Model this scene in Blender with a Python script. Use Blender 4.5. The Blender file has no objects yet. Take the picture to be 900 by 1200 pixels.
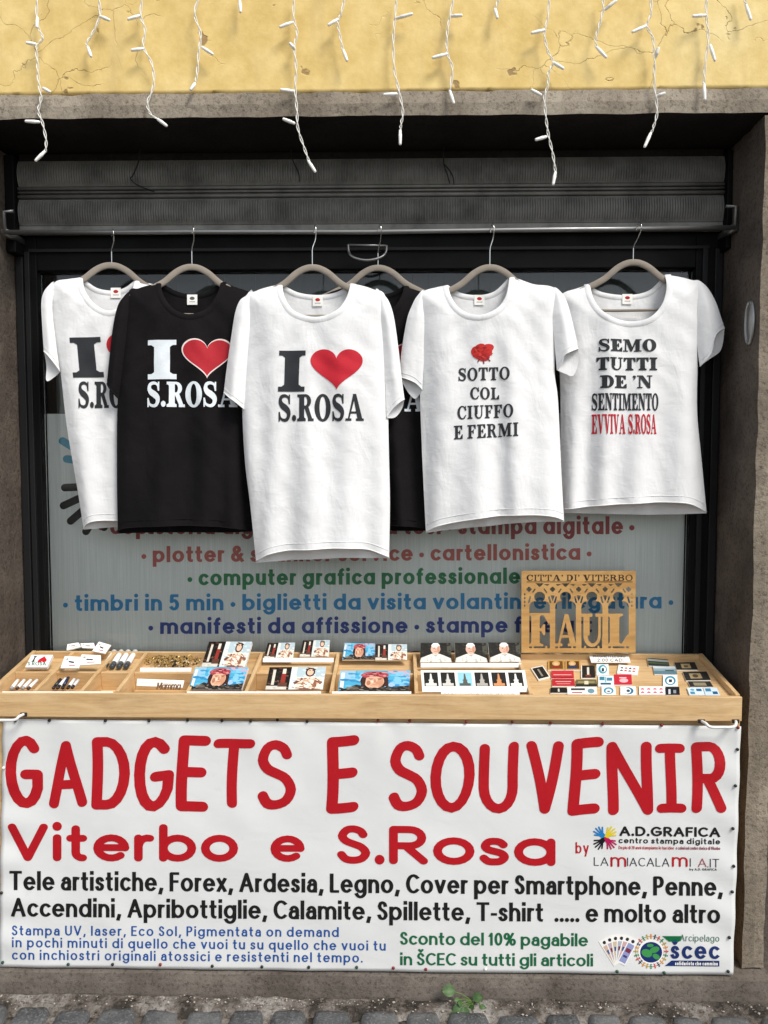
import bpy, bmesh, math, random
from mathutils import Vector, Matrix, noise
from mathutils.geometry import delaunay_2d_cdt
import numpy as np

random.seed(7)
SC = bpy.context.scene
COL = SC.collection
R = math.radians

# ------------------------------------------------------------------ camera
CAM_POS = Vector((0.0, -2.48, 1.75))
CAM_ROT = (R(90 - 3.4), 0.0, R(1.1))
cd = bpy.data.cameras.new('camera')
cam = bpy.data.objects.new('camera', cd)
COL.objects.link(cam)
cam.location = CAM_POS
cam.rotation_euler = CAM_ROT
cd.sensor_fit = 'HORIZONTAL'
cd.sensor_width = 36.0
cd.lens = 36.0
cd.clip_start = 0.05
cd.clip_end = 300
SC.camera = cam

# ------------------------------------------------------------------ sky, sun, exposure
SUN_EL, SUN_AZ = 50.0, 40.0          # elevation; degrees to the right of straight behind the camera
w = bpy.data.worlds.new("World")
SC.world = w
w.use_nodes = True
nt = w.node_tree
sky = nt.nodes.new('ShaderNodeTexSky')
sky.sky_type = 'NISHITA'
sky.sun_disc = False
sky.sun_elevation = R(SUN_EL)
sky.sun_rotation = R(180 - SUN_AZ)
hs = nt.nodes.new('ShaderNodeHueSaturation')
hs.inputs['Saturation'].default_value = 0.35
nt.links.new(sky.outputs[0], hs.inputs['Color'])
nt.links.new(hs.outputs[0], nt.nodes['Background'].inputs[0])
nt.nodes['Background'].inputs[1].default_value = 0.125
ld = bpy.data.lights.new('sun', 'SUN')
ld.energy = 2.4
ld.angle = R(20)
ld.color = (1.0, 0.96, 0.9)
sun = bpy.data.objects.new('sun', ld)
COL.objects.link(sun)
sun.location = (3, -6, 8)
_sd = Vector((math.sin(R(SUN_AZ)) * math.cos(R(SUN_EL)), -math.cos(R(SUN_AZ)) * math.cos(R(SUN_EL)), math.sin(R(SUN_EL))))
sun.rotation_euler = _sd.to_track_quat('Z', 'Y').to_euler()
vs = SC.view_settings
vs.view_transform = 'Standard'
vs.look = 'None'
vs.exposure = 0.5
vs.gamma = 1.0
vs.use_curve_mapping = False
SC.cycles.max_bounces = 8

# ------------------------------------------------------------------ measuring rays: photo pixel (900x1200) -> real place on a plane
from mathutils import Euler
_RM = Euler(CAM_ROT).to_matrix()


def ray(u, v):
    return _RM @ Vector(((u - 450) / 900.0, (600 - v) / 900.0, -1.0))


def PL(u, v, o, n):
    d = ray(u, v)
    return CAM_POS + d * ((o - CAM_POS).dot(n) / d.dot(n))


def P(u, v, Y):
    return PL(u, v, Vector((0, Y, 0)), Vector((0, 1, 0)))


# ------------------------------------------------------------------ materials
def lin(c):
    c = c / 255.0
    return c / 12.92 if c <= 0.04045 else ((c + 0.055) / 1.055) ** 2.4


_mc = {}


def hexm(h, rough=0.6, spec=0.4):
    """plain ink or plastic, colour given as a printed sRGB value"""
    k = (h, rough, spec)
    if k in _mc:
        return _mc[k]
    m = bpy.data.materials.new('ink_' + h)
    m.use_nodes = True
    b = m.node_tree.nodes['Principled BSDF']
    rgb = [lin(int(h[i:i + 2], 16)) for i in (0, 2, 4)]
    T = m.node_tree
    nz = T.nodes.new('ShaderNodeTexNoise')
    nz.inputs['Scale'].default_value = 90
    nz.inputs['Detail'].default_value = 4
    tc = T.nodes.new('ShaderNodeTexCoord')
    T.links.new(tc.outputs['Object'], nz.inputs['Vector'])
    mx = T.nodes.new('ShaderNodeMix')
    mx.data_type = 'RGBA'
    mx.inputs[6].default_value = (*[c * 0.9 for c in rgb], 1)
    mx.inputs[7].default_value = (*[min(1, c * 1.08 + 0.002) for c in rgb], 1)
    T.links.new(nz.outputs[0], mx.inputs[0])
    T.links.new(mx.outputs[2], b.inputs['Base Color'])
    b.inputs['Roughness'].default_value = rough
    b.inputs['Specular IOR Level'].default_value = spec
    _mc[k] = m
    return m


class NB:
    """small node builder"""
    def __init__(s, name):
        s.m = bpy.data.materials.new(name)
        s.m.use_nodes = True
        s.t = s.m.node_tree
        s.b = s.t.nodes['Principled BSDF']
        s.tc = s.t.nodes.new('ShaderNodeTexCoord')

    def map(s, scale=(1, 1, 1), rot=(0, 0, 0), src=None):
        n = s.t.nodes.new('ShaderNodeMapping')
        n.inputs['Scale'].default_value = scale
        n.inputs['Rotation'].default_value = rot
        s.t.links.new(src or s.tc.outputs['Object'], n.inputs['Vector'])
        return n.outputs[0]

    def noise(s, scale, detail=5, rough=0.55, vec=None, dist=0.0):
        n = s.t.nodes.new('ShaderNodeTexNoise')
        n.inputs['Scale'].default_value = scale
        n.inputs['Detail'].default_value = detail
        n.inputs['Roughness'].default_value = rough
        n.inputs['Distortion'].default_value = dist
        s.t.links.new(vec or s.tc.outputs['Object'], n.inputs['Vector'])
        return n.outputs[0]

    def vor(s, scale, feature='F1', vec=None):
        n = s.t.nodes.new('ShaderNodeTexVoronoi')
        n.feature = feature
        n.inputs['Scale'].default_value = scale
        s.t.links.new(vec or s.tc.outputs['Object'], n.inputs['Vector'])
        return n.outputs[0]

    def ramp(s, fac, stops):
        n = s.t.nodes.new('ShaderNodeValToRGB')
        e = n.color_ramp.elements
        while len(e) < len(stops):
            e.new(0.5)
        for el, (p, c) in zip(e, stops):
            el.position = p
            el.color = (*c, 1) if len(c) == 3 else c
        s.t.links.new(fac, n.inputs[0])
        return n.outputs[0]

    def mix(s, fac, a, b, mode='MIX'):
        n = s.t.nodes.new('ShaderNodeMix')
        n.data_type = 'RGBA'
        n.blend_type = mode
        for i, x in ((0, fac), (6, a), (7, b)):
            if isinstance(x, (int, float)):
                n.inputs[i].default_value = x
            elif isinstance(x, tuple):
                n.inputs[i].default_value = (*x, 1)
            else:
                s.t.links.new(x, n.inputs[i])
        return n.outputs[2]

    def math(s, op, a, b=0.0):
        n = s.t.nodes.new('ShaderNodeMath')
        n.operation = op
        for i, x in ((0, a), (1, b)):
            if isinstance(x, (int, float)):
                n.inputs[i].default_value = x
            else:
                s.t.links.new(x, n.inputs[i])
        return n.outputs[0]

    def addv(s, a, fac, src):
        n = s.t.nodes.new('ShaderNodeVectorMath')
        n.operation = 'MULTIPLY_ADD'
        s.t.links.new(src, n.inputs[0])
        n.inputs[1].default_value = (fac, fac, fac)
        s.t.links.new(a, n.inputs[2])
        return n.outputs[0]

    def out(s, col=None, rough=0.7, bump=None, bs=0.3, bd=0.01, metal=0.0, spec=0.4):
        if col is not None:
            if isinstance(col, tuple):
                s.b.inputs['Base Color'].default_value = (*col, 1)
            else:
                s.t.links.new(col, s.b.inputs['Base Color'])
        if isinstance(rough, (int, float)):
            s.b.inputs['Roughness'].default_value = rough
        else:
            s.t.links.new(rough, s.b.inputs['Roughness'])
        s.b.inputs['Metallic'].default_value = metal
        s.b.inputs['Specular IOR Level'].default_value = spec
        if bump is not None:
            n = s.t.nodes.new('ShaderNodeBump')
            n.inputs['Strength'].default_value = bs
            n.inputs['Distance'].default_value = bd
            s.t.links.new(bump, n.inputs['Height'])
            s.t.links.new(n.outputs[0], s.b.inputs['Normal'])
        return s.m


def m_plaster():
    k = NB('ochre_plaster')
    co = k.tc.outputs['Object']
    big = k.noise(1.6, 6)
    fine = k.noise(14, 8, 0.65)
    c = k.ramp(big, [(0.3, (0.76, 0.56, 0.22)), (0.55, (0.85, 0.655, 0.29)), (0.75, (0.89, 0.73, 0.38))])
    c = k.mix(k.ramp(fine, [(0.35, (0, 0, 0)), (0.7, (1, 1, 1))]), k.mix(1.0, c, (0.82, 0.78, 0.66), 'MULTIPLY'), c)
    streak = k.noise(3.0, 5, 0.6, k.map((3.5, 3.5, 0.5)))
    c = k.mix(k.math('MULTIPLY', k.ramp(streak, [(0.55, (0, 0, 0)), (0.75, (1, 1, 1))]), 0.42), c, (0.50, 0.37, 0.17))
    wob = k.addv(co, 0.22, k.t.nodes[k.t.nodes.find('Noise Texture')].outputs[1])
    n2 = k.t.nodes.new('ShaderNodeTexNoise')
    n2.inputs['Scale'].default_value = 7
    n2.inputs['Detail'].default_value = 6
    k.t.links.new(co, n2.inputs['Vector'])
    wob = k.addv(co, 0.16, n2.outputs[1])
    e = k.vor(5.5, 'DISTANCE_TO_EDGE', wob)
    crack = k.ramp(e, [(0.0, (1, 1, 1)), (0.0075, (0, 0, 0))])
    gate = k.ramp(k.noise(2.3, 3), [(0.50, (0, 0, 0)), (0.58, (1, 1, 1))])
    cr = k.math('MULTIPLY', crack, gate)
    chips = k.math('MULTIPLY', k.ramp(k.noise(9, 3, 0.6), [(0.70, (0, 0, 0)), (0.72, (1, 1, 1))]), 0.85)
    c = k.mix(chips, c, (0.30, 0.19, 0.09))
    c = k.mix(k.math('MULTIPLY', cr, 0.6), c, (0.40, 0.27, 0.12))
    h = k.math('SUBTRACT', k.math('MULTIPLY', fine, 0.6), k.math('ADD', cr, k.math('MULTIPLY', chips, 0.7)))
    return k.out(c, 0.85, h, 0.6, 0.006, spec=0.2)


def m_stone(name, a, b, c3, speck=(0.42, 0.36, 0.28), sp=0.35, bump=0.55):
    k = NB(name)
    big = k.noise(3.5, 6, 0.65)
    c = k.ramp(big, [(0.28, a), (0.52, b), (0.75, c3)])
    gr = k.noise(85, 5, 0.75)
    c = k.mix(k.ramp(gr, [(0.3, (1, 1, 1)), (0.5, (0, 0, 0))]), c, k.mix(1.0, c, (0.36, 0.33, 0.31), 'MULTIPLY'))
    sv = k.ramp(k.vor(140), [(0.0, (1, 1, 1)), (0.17, (0, 0, 0))])
    c = k.mix(k.math('MULTIPLY', sv, sp), c, speck)
    st = k.ramp(k.noise(2.2, 5, 0.6, k.map((2.5, 2.5, 0.5))), [(0.45, (0, 0, 0)), (0.7, (1, 1, 1))])
    c = k.mix(k.math('MULTIPLY', st, 0.45), c, k.mix(1.0, c, (0.42, 0.37, 0.33), 'MULTIPLY'))
    h = k.math('ADD', k.math('MULTIPLY', gr, 0.5), k.noise(28, 6, 0.7))
    return k.out(c, 0.9, h, bump, 0.008, spec=0.25)


def m_wood(name, a, b, c3, scale=(1.2, 14, 14)):
    k = NB(name)
    v = k.map(scale)
    g = k.noise(2.2, 8, 0.6, v, 1.2)
    c = k.ramp(g, [(0.3, a), (0.5, b), (0.72, c3)])
    f = k.noise(18, 4, 0.6, v)
    c = k.mix(k.math('MULTIPLY', k.ramp(f, [(0.5, (0, 0, 0)), (0.75, (1, 1, 1))]), 0.35), c, k.mix(1.0, c, (0.6, 0.45, 0.3), 'MULTIPLY'))
    dirt = k.ramp(k.noise(6, 5, 0.65), [(0.52, (0, 0, 0)), (0.75, (1, 1, 1))])
    c = k.mix(k.math('MULTIPLY', dirt, 0.25), c, (0.20, 0.13, 0.07))
    return k.out(c, 0.5, f, 0.15, 0.003, spec=0.4)


def m_metal(name, col, rough, metal=0.6, dirt=0.4, spec=0.4):
    k = NB(name)
    n = k.noise(9, 6, 0.65)
    c = k.mix(k.math('MULTIPLY', k.ramp(n, [(0.4, (0, 0, 0)), (0.7, (1, 1, 1))]), dirt), col, tuple(x * 0.4 for x in col))
    return k.out(c, k.ramp(n, [(0.3, (rough - .1,) * 3), (0.8, (rough + .15,) * 3)]), k.noise(60, 3), 0.08, 0.002, metal, spec)


def m_cloth(name, col, col2, sheen=0.2):
    k = NB(name)
    n = k.noise(5, 4)
    c = k.mix(k.ramp(n, [(0.35, (0, 0, 0)), (0.7, (1, 1, 1))]), col, col2)
    weave = k.noise(900, 2, 0.5)
    wr = k.noise(34, 4, 0.55, k.map((0.8, 1.0, 1.5), (0, 0.3, 0)), 0.4)
    wr2 = k.noise(10, 3, 0.5, k.map((1.5, 1.0, 0.7), (0, 0.5, 0)), 0.5)
    h = k.math('ADD', k.math('MULTIPLY', weave, 0.03), k.math('ADD', k.math('MULTIPLY', wr, 0.22), wr2))
    rn = k.t.nodes.new('ShaderNodeTexNoise')
    rn.noise_type = 'RIDGED_MULTIFRACTAL'
    rn.inputs['Scale'].default_value = 5.0
    rn.inputs['Detail'].default_value = 3.0
    rn.inputs['Roughness'].default_value = 0.45
    rn.inputs['Distortion'].default_value = 0.6
    k.t.links.new(k.map((1.5, 1.0, 0.8), (0, 0.35, 0)), rn.inputs['Vector'])
    h = k.math('ADD', h, k.math('MULTIPLY', rn.outputs[0], 0.16))
    m = k.out(c, 0.9, h, 0.6, 0.010, spec=0.15)
    k.b.inputs['Sheen Weight'].default_value = sheen
    return m


def m_pavingstone():
    k = NB('basalt_cobble')
    n = k.noise(7, 6, 0.65)
    c = k.ramp(n, [(0.3, (0.035, 0.036, 0.037)), (0.5, (0.08, 0.082, 0.083)), (0.72, (0.15, 0.15, 0.148))])
    g = k.noise(120, 4, 0.7)
    c = k.mix(k.ramp(g, [(0.5, (0, 0, 0)), (0.75, (1, 1, 1))]), c, (0.2, 0.2, 0.2))
    return k.out(c, 0.62, k.math('ADD', g, k.noise(30, 6, 0.7)), 0.5, 0.006)


def m_dirt():
    k = NB('mortar_and_dirt')
    n = k.noise(6, 7, 0.7)
    c = k.ramp(n, [(0.42, (0.035, 0.028, 0.022)), (0.5, (0.14, 0.12, 0.10)), (0.60, (0.28, 0.26, 0.235)), (0.78, (0.42, 0.40, 0.37))])
    g = k.noise(90, 5, 0.75)
    c = k.mix(k.ramp(g, [(0.35, (1, 1, 1)), (0.5, (0, 0, 0))]), c, k.mix(1.0, c, (0.35, 0.3, 0.27), 'MULTIPLY'))
    return k.out(c, 0.95, k.math('ADD', g, n), 0.7, 0.01)


def m_vinyl():
    k = NB('white_banner_vinyl')
    n = k.noise(2.2, 6, 0.6)
    c = k.ramp(n, [(0.3, (0.66, 0.665, 0.65)), (0.7, (0.75, 0.755, 0.74))])
    d = k.ramp(k.noise(7, 6, 0.7), [(0.62, (0, 0, 0)), (0.8, (1, 1, 1))])
    c = k.mix(k.math('MULTIPLY', d, 0.35), c, (0.42, 0.40, 0.36))
    return k.out(c, 0.38, k.math('ADD', k.noise(6, 4, 0.5, k.map((1, 1, 1.8)), 0.6), k.math('MULTIPLY', k.noise(400, 2), 0.01)), 0.14, 0.012, spec=0.45)


def m_poster():
    k = NB('grey_window_film')
    s = k.noise(60, 3, 0.6, k.map((4.0, 1, 0.06)))
    s2 = k.noise(3, 4, 0.6)
    c = k.mix(k.ramp(s, [(0.3, (0, 0, 0)), (0.7, (1, 1, 1))]), (0.62, 0.655, 0.62), (0.86, 0.87, 0.83))
    c = k.mix(k.math('MULTIPLY', s2, 0.5), c, (0.76, 0.78, 0.745))
    return k.out(c, 0.6)


def m_glass():
    m = bpy.data.materials.new('window_glass')
    m.use_nodes = True
    t = m.node_tree
    t.nodes.remove(t.nodes['Principled BSDF'])
    tr = t.nodes.new('ShaderNodeBsdfTransparent')
    tr.inputs[0].default_value = (0.97, 0.98, 0.975, 1)
    gl = t.nodes.new('ShaderNodeBsdfGlossy')
    gl.inputs['Roughness'].default_value = 0.03
    fr = t.nodes.new('ShaderNodeFresnel')
    fr.inputs[0].default_value = 1.45
    mx = t.nodes.new('ShaderNodeMixShader')
    t.links.new(fr.outputs[0], mx.inputs[0])
    t.links.new(tr.outputs[0], mx.inputs[1])
    t.links.new(gl.outputs[0], mx.inputs[2])
    t.links.new(mx.outputs[0], t.nodes['Material Output'].inputs[0])
    return m


M = dict(
    plaster=m_plaster(),
    lintel=m_stone('grey_lintel_stone', (0.20, 0.17, 0.13), (0.33, 0.285, 0.225), (0.44, 0.385, 0.305), speck=(0.6, 0.54, 0.44)),
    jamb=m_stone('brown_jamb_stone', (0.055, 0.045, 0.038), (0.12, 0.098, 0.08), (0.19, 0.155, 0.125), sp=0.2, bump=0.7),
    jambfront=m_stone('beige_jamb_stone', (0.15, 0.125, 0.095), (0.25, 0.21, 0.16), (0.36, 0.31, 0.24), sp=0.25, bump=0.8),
    soffit=m_stone('painted_shade_soffit', (0.008, 0.007, 0.006), (0.018, 0.015, 0.013), (0.03, 0.024, 0.022), sp=0.02),  # shade under the lintel is put into this near-black stone colour
    sill=m_stone('brown_threshold_stone', (0.085, 0.07, 0.058), (0.15, 0.128, 0.108), (0.22, 0.19, 0.16), sp=0.35),
    shutter=m_metal('dusty_shutter_steel', (0.21, 0.205, 0.188), 0.55, 0.15, 0.85),
    darksteel=m_metal('black_frame_paint', (0.005, 0.005, 0.005), 0.55, 0.0, 0.3, 0.12),
    rail=m_metal('brushed_rail_steel', (0.30, 0.30, 0.295), 0.4, 0.85, 0.4),
    zinc=m_metal('dull_zinc', (0.36, 0.36, 0.35), 0.4, 0.85, 0.4),
    hook=m_metal('hanger_hook_wire', (0.62, 0.62, 0.60), 0.25, 0.95, 0.1),
    velvet=m_cloth('taupe_velvet', (0.25, 0.215, 0.175), (0.30, 0.26, 0.215), 0.4),
    white=m_cloth('white_cotton', (0.755, 0.757, 0.755), (0.79, 0.79, 0.787)),
    black=m_cloth('black_cotton', (0.0055, 0.0048, 0.0055), (0.009, 0.0075, 0.0085), 0.0),
    wood=m_wood('light_pine', (0.50, 0.305, 0.135), (0.62, 0.415, 0.205), (0.70, 0.50, 0.27)),
    woodside=m_wood('pine_divider', (0.50, 0.305, 0.135), (0.64, 0.43, 0.215), (0.72, 0.52, 0.285), (14, 1.2, 14)),
    fret=m_wood('laser_cut_plywood', (0.40, 0.215, 0.065), (0.51, 0.295, 0.10), (0.58, 0.355, 0.135), (1.5, 10, 10)),
    cobble=m_pavingstone(), dirt=m_dirt(), vinyl=m_vinyl(), film=m_poster(), glass=m_glass(),
    dark=hexm('141414', 0.9, 0.1), cable=hexm('e6e4dc', 0.45), bulb=hexm('f2f1ec', 0.3),
    paper=hexm('eceae4', 0.7), shadowline=hexm('0a0908', 0.6),
)


# ------------------------------------------------------------------ object helpers
def tag(o, label=None, cat=None, group=None, kind=None):
    if label:
        o['label'] = label
    if cat:
        o['category'] = cat
    if group:
        o['group'] = group
    if kind:
        o['kind'] = kind
    return o


def thing(name, label, cat, loc, group=None):
    o = bpy.data.objects.new(name, None)
    COL.objects.link(o)
    o.location = loc
    o.empty_display_size = 0.05
    return tag(o, label, cat, group)


def base_of(o):
    b = Vector((0, 0, 0))
    while o is not None:
        b += o.location
        o = o.parent
    return b


def mk(name, verts, faces, mats, parent=None, fm=None, smooth=False, origin=None):
    """verts in world metres; the object's own origin is put at its centre bottom (or at its parent's origin)"""
    if not isinstance(mats, (list, tuple)):
        mats = [mats]
    if parent is not None:
        o0 = base_of(parent)
        loc = Vector((0, 0, 0))
    else:
        if origin is None:
            xs = [v[0] for v in verts]; ys = [v[1] for v in verts]; zs = [v[2] for v in verts]
            origin = Vector(((min(xs) + max(xs)) / 2, (min(ys) + max(ys)) / 2, min(zs)))
        o0 = Vector(origin)
        loc = o0
    me = bpy.data.meshes.new(name)
    me.from_pydata([(v[0] - o0.x, v[1] - o0.y, v[2] - o0.z) for v in verts], [], faces)
    for m in mats:
        me.materials.append(m)
    if fm:
        me.polygons.foreach_set('material_index', fm)
    if smooth:
        me.polygons.foreach_set('use_smooth', [True] * len(me.polygons))
    me.update()
    o = bpy.data.objects.new(name, me)
    COL.objects.link(o)
    o.location = loc
    o.parent = parent
    return o


class MB:
    """collects pieces of ONE mesh"""
    def __init__(s):
        s.v = []; s.f = []; s.m = []

    def add(s, v, f, mi=0):
        n = len(s.v)
        s.v += [tuple(p) for p in v]
        s.f += [tuple(i + n for i in q) for q in f]
        s.m += [mi] * len(f)

    def box(s, x0, x1, y0, y1, z0, z1, mi=0):
        s.hexa([(x0, y0, z0), (x1, y0, z0), (x1, y1, z0), (x0, y1, z0), (x0, y0, z1), (x1, y0, z1), (x1, y1, z1), (x0, y1, z1)], mi)

    def hexa(s, c, mi=0):
        s.add(c, [(0, 3, 2, 1), (4, 5, 6, 7), (0, 1, 5, 4), (1, 2, 6, 5), (2, 3, 7, 6), (3, 0, 4, 7)], mi)

    def tube(s, pts, r, n=8, mi=0, caps=True):
        pts = [Vector(p) for p in pts]
        rs = r if isinstance(r, (list, tuple)) else [r] * len(pts)
        V = []; F = []
        up = None
        for i, p in enumerate(pts):
            t = (pts[min(i + 1, len(pts) - 1)] - pts[max(i - 1, 0)]).normalized()
            if up is None:
                up = Vector((0, 1, 0)) if abs(t.y) < 0.8 else Vector((1, 0, 0))
            a = (up - t * up.dot(t)).normalized()
            up = a
            b = t.cross(a)
            for k in range(n):
                an = 2 * math.pi * k / n
                V.append(p + (a * math.cos(an) + b * math.sin(an)) * rs[i])
        for i in range(len(pts) - 1):
            for k in range(n):
                k2 = (k + 1) % n
                F.append((i * n + k, i * n + k2, (i + 1) * n + k2, (i + 1) * n + k))
        if caps:
            F.append(tuple(range(n - 1, -1, -1)))
            F.append(tuple((len(pts) - 1) * n + k for k in range(n)))
        s.add(V, F, mi)

    def build(s, name, mats, parent=None, smooth=False, bevel=0.0, origin=None):
        o = mk(name, s.v, s.f, mats, parent, s.m, smooth, origin)
        if bevel:
            bm = bmesh.new()
            bm.from_mesh(o.data)
            bmesh.ops.recalc_face_normals(bm, faces=bm.faces)
            ed = [e for e in bm.edges if len(e.link_faces) == 2 and e.calc_face_angle(0) > 0.5]
            bmesh.ops.bevel(bm, geom=ed, offset=bevel, segments=2, affect='EDGES', profile=0.5)
            bm.to_mesh(o.data)
            bm.free()
        return o


def cr(pts, n=6, closed=False):
    """Catmull-Rom through the points"""
    pts = [tuple(map(float, p)) for p in pts]
    if len(pts) < 3 and not closed:
        a, b = pts
        return [tuple(a[k] + (b[k] - a[k]) * i / n for k in range(len(a))) for i in range(n + 1)]
    out = []
    N = len(pts)
    for i in range(N if closed else N - 1):
        p0 = pts[(i - 1) % N] if closed or i > 0 else pts[0]
        p1 = pts[i]
        p2 = pts[(i + 1) % N]
        p3 = pts[(i + 2) % N] if closed or i + 2 < N else pts[-1]
        for k in range(n):
            t = k / n
            out.append(tuple(0.5 * (2 * b + (c - a) * t + (2 * a - 5 * b + 4 * c - d) * t * t + (3 * b - a - 3 * c + d) * t ** 3)
                             for a, b, c, d in zip(p0, p1, p2, p3)))
    if not closed:
        out.append(pts[-1])
    return out


# ------------------------------------------------------------------ flat shapes: later pieces lie over (or cut) earlier ones
def ell(cx, cy, rx, ry, n=28, a0=0, a1=360, rot=0):
    full = abs(a1 - a0) >= 360
    c, s = math.cos(R(rot)), math.sin(R(rot))
    out = []
    for i in range(n if full else n + 1):
        a = R(a0 + (a1 - a0) * i / n)
        x, y = rx * math.cos(a), ry * math.sin(a)
        out.append((cx + x * c - y * s, cy + x * s + y * c))
    return out


def rc(x0, y0, x1, y1):
    return [(x0, y0), (x1, y0), (x1, y1), (x0, y1)]


def area(p):
    return 0.5 * sum(p[i][0] * p[(i + 1) % len(p)][1] - p[(i + 1) % len(p)][0] * p[i][1] for i in range(len(p)))


def _c2(a, b):
    return a.x * b.y - a.y * b.x


def stroke(pts, h, cap='round', widths=None):
    """line of half-width h as a list of convex pieces"""
    P_ = [Vector(p) for p in pts]
    Q = [P_[0]]
    for p in P_[1:]:
        if (p - Q[-1]).length > 1e-5:
            Q.append(p)
    P_ = Q
    n = len(P_)
    if n == 1:
        return [ell(P_[0].x, P_[0].y, h, h, 14)]
    W = widths or [h] * n
    out = []
    closed = (P_[0] - P_[-1]).length < 1e-4 and n > 3
    dirs = [(P_[i + 1] - P_[i]).normalized() for i in range(n - 1)]
    if not closed and cap == 'square':
        P_[0] = P_[0] - dirs[0] * h
        P_[-1] = P_[-1] + dirs[-1] * h
    L = []; Rr = []
    for i in range(n):
        if closed and i in (0, n - 1):
            a, b = dirs[-1], dirs[0]
        else:
            a = dirs[max(i - 1, 0)]
            b = dirs[min(i, n - 2)]
        ang = a.angle(b) if a.length and b.length else 0
        if ang > 0.75:
            L.append(None); Rr.append(None)
            out.append(ell(P_[i].x, P_[i].y, W[i], W[i], 14))
        else:
            t = (a + b).normalized()
            nn = Vector((-t.y, t.x)) * (W[i] / max(0.6, math.cos(ang / 2)))
            L.append(P_[i] + nn); Rr.append(P_[i] - nn)
    for i in range(n - 1):
        d = dirs[i]
        nn = Vector((-d.y, d.x))
        l0 = L[i] if L[i] is not None else P_[i] + nn * W[i]
        r0 = Rr[i] if Rr[i] is not None else P_[i] - nn * W[i]
        l1 = L[i + 1] if L[i + 1] is not None else P_[i + 1] + nn * W[i + 1]
        r1 = Rr[i + 1] if Rr[i + 1] is not None else P_[i + 1] - nn * W[i + 1]
        q = [r0, r1, l1, l0]
        ok = all(_c2(q[(j + 1) % 4] - q[j], q[(j + 2) % 4] - q[(j + 1) % 4]) > 1e-9 for j in range(4))
        if ok:
            out.append([tuple(a) for a in q])
        else:
            out.append([tuple(P_[i] - nn * W[i]), tuple(P_[i + 1] - nn * W[i + 1]), tuple(P_[i + 1] + nn * W[i + 1]), tuple(P_[i] + nn * W[i])])
            out.append(ell(P_[i].x, P_[i].y, W[i] * .99, W[i] * .99, 14))
            out.append(ell(P_[i + 1].x, P_[i + 1].y, W[i + 1] * .99, W[i + 1] * .99, 14))
    if cap == 'round' and not closed:
        out.append(ell(P_[0].x, P_[0].y, W[0], W[0], 14))
        out.append(ell(P_[-1].x, P_[-1].y, W[-1], W[-1], 14))
    return out


def flat(shapes):
    """shapes: [(slot or None to cut, polygon)] -> verts2d, tris, slots"""
    vc = []; fc = []
    kinds = []
    for sl, p in shapes:
        a = area(p)
        if abs(a) < 1e-9:
            continue
        if a < 0:
            p = p[::-1]
        fc.append(list(range(len(vc), len(vc) + len(p))))
        vc += [Vector((q[0], q[1])) for q in p]
        kinds.append(sl)
    V, E_, F, ov, oe, of = delaunay_2d_cdt(vc, [], fc, 0, 1e-6)
    f2 = []; s2 = []
    for f, o in zip(F, of):
        if not o:
            continue
        k = kinds[max(o)]
        if k is None:
            continue
        f2.append(tuple(f)); s2.append(k)
    used = sorted({i for f in f2 for i in f})
    ix = {j: i for i, j in enumerate(used)}
    return [tuple(V[j]) for j in used], [tuple(ix[i] for i in f) for f in f2], s2


def join2(parts):
    V = []; F = []; S = []
    for v, f, s in parts:
        n = len(V)
        V += v
        F += [tuple(i + n for i in q) for q in f]
        S += s
    return V, F, S


def gridcut(V, F, S, step):
    """cut flat 2d faces on a grid so that they can follow a curved surface"""
    bm = bmesh.new()
    bv = [bm.verts.new((x, y, 0)) for x, y in V]
    for f, s in zip(F, S):
        try:
            q = bm.faces.new([bv[i] for i in f])
            q.material_index = s
        except ValueError:
            pass
    xs = [v[0] for v in V]; ys = [v[1] for v in V]
    for ax, lo, hi in ((0, min(xs), max(xs)), (1, min(ys), max(ys))):
        k = math.floor(lo / step) + 1
        while k * step < hi:
            co = Vector((0, 0, 0)); co[ax] = k * step
            no = Vector((0, 0, 0)); no[ax] = 1
            bmesh.ops.bisect_plane(bm, geom=bm.verts[:] + bm.edges[:] + bm.faces[:], plane_co=co, plane_no=no, dist=1e-7)
            k += 1
    bm.verts.index_update()
    r = ([(v.co.x, v.co.y) for v in bm.verts], [tuple(v.index for v in f.verts) for f in bm.faces], [f.material_index for f in bm.faces])
    bm.free()
    return r


def solid(V, F, S, xf, t):
    """plate of thickness t from flat faces; xf(x, y, depth) -> world"""
    n = len(V)
    W = [xf(x, y, 0) for x, y in V] + [xf(x, y, t) for x, y in V]
    faces = list(F) + [tuple(i + n for i in f[::-1]) for f in F]
    fm = list(S) + list(S)
    cnt = {}
    for f, s in zip(F, S):
        for i in range(len(f)):
            a, b = f[i], f[(i + 1) % len(f)]
            if (b, a) in cnt:
                del cnt[(b, a)]
            else:
                cnt[(a, b)] = s
    for (a, b), s in cnt.items():
        faces.append((b, a, a + n, b + n)); fm.append(s)
    return W, faces, fm


# ------------------------------------------------------------------ lettering: a skeleton sans and a slab serif, both drawn here
XH = 0.72


def A_(cx, cy, rx, ry, a0, a1, n=None):
    n = n or max(4, int(abs(a1 - a0) / 18))
    return [(cx + rx * math.cos(R(a0 + (a1 - a0) * i / n)), cy + ry * math.sin(R(a0 + (a1 - a0) * i / n))) for i in range(n + 1)]


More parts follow.
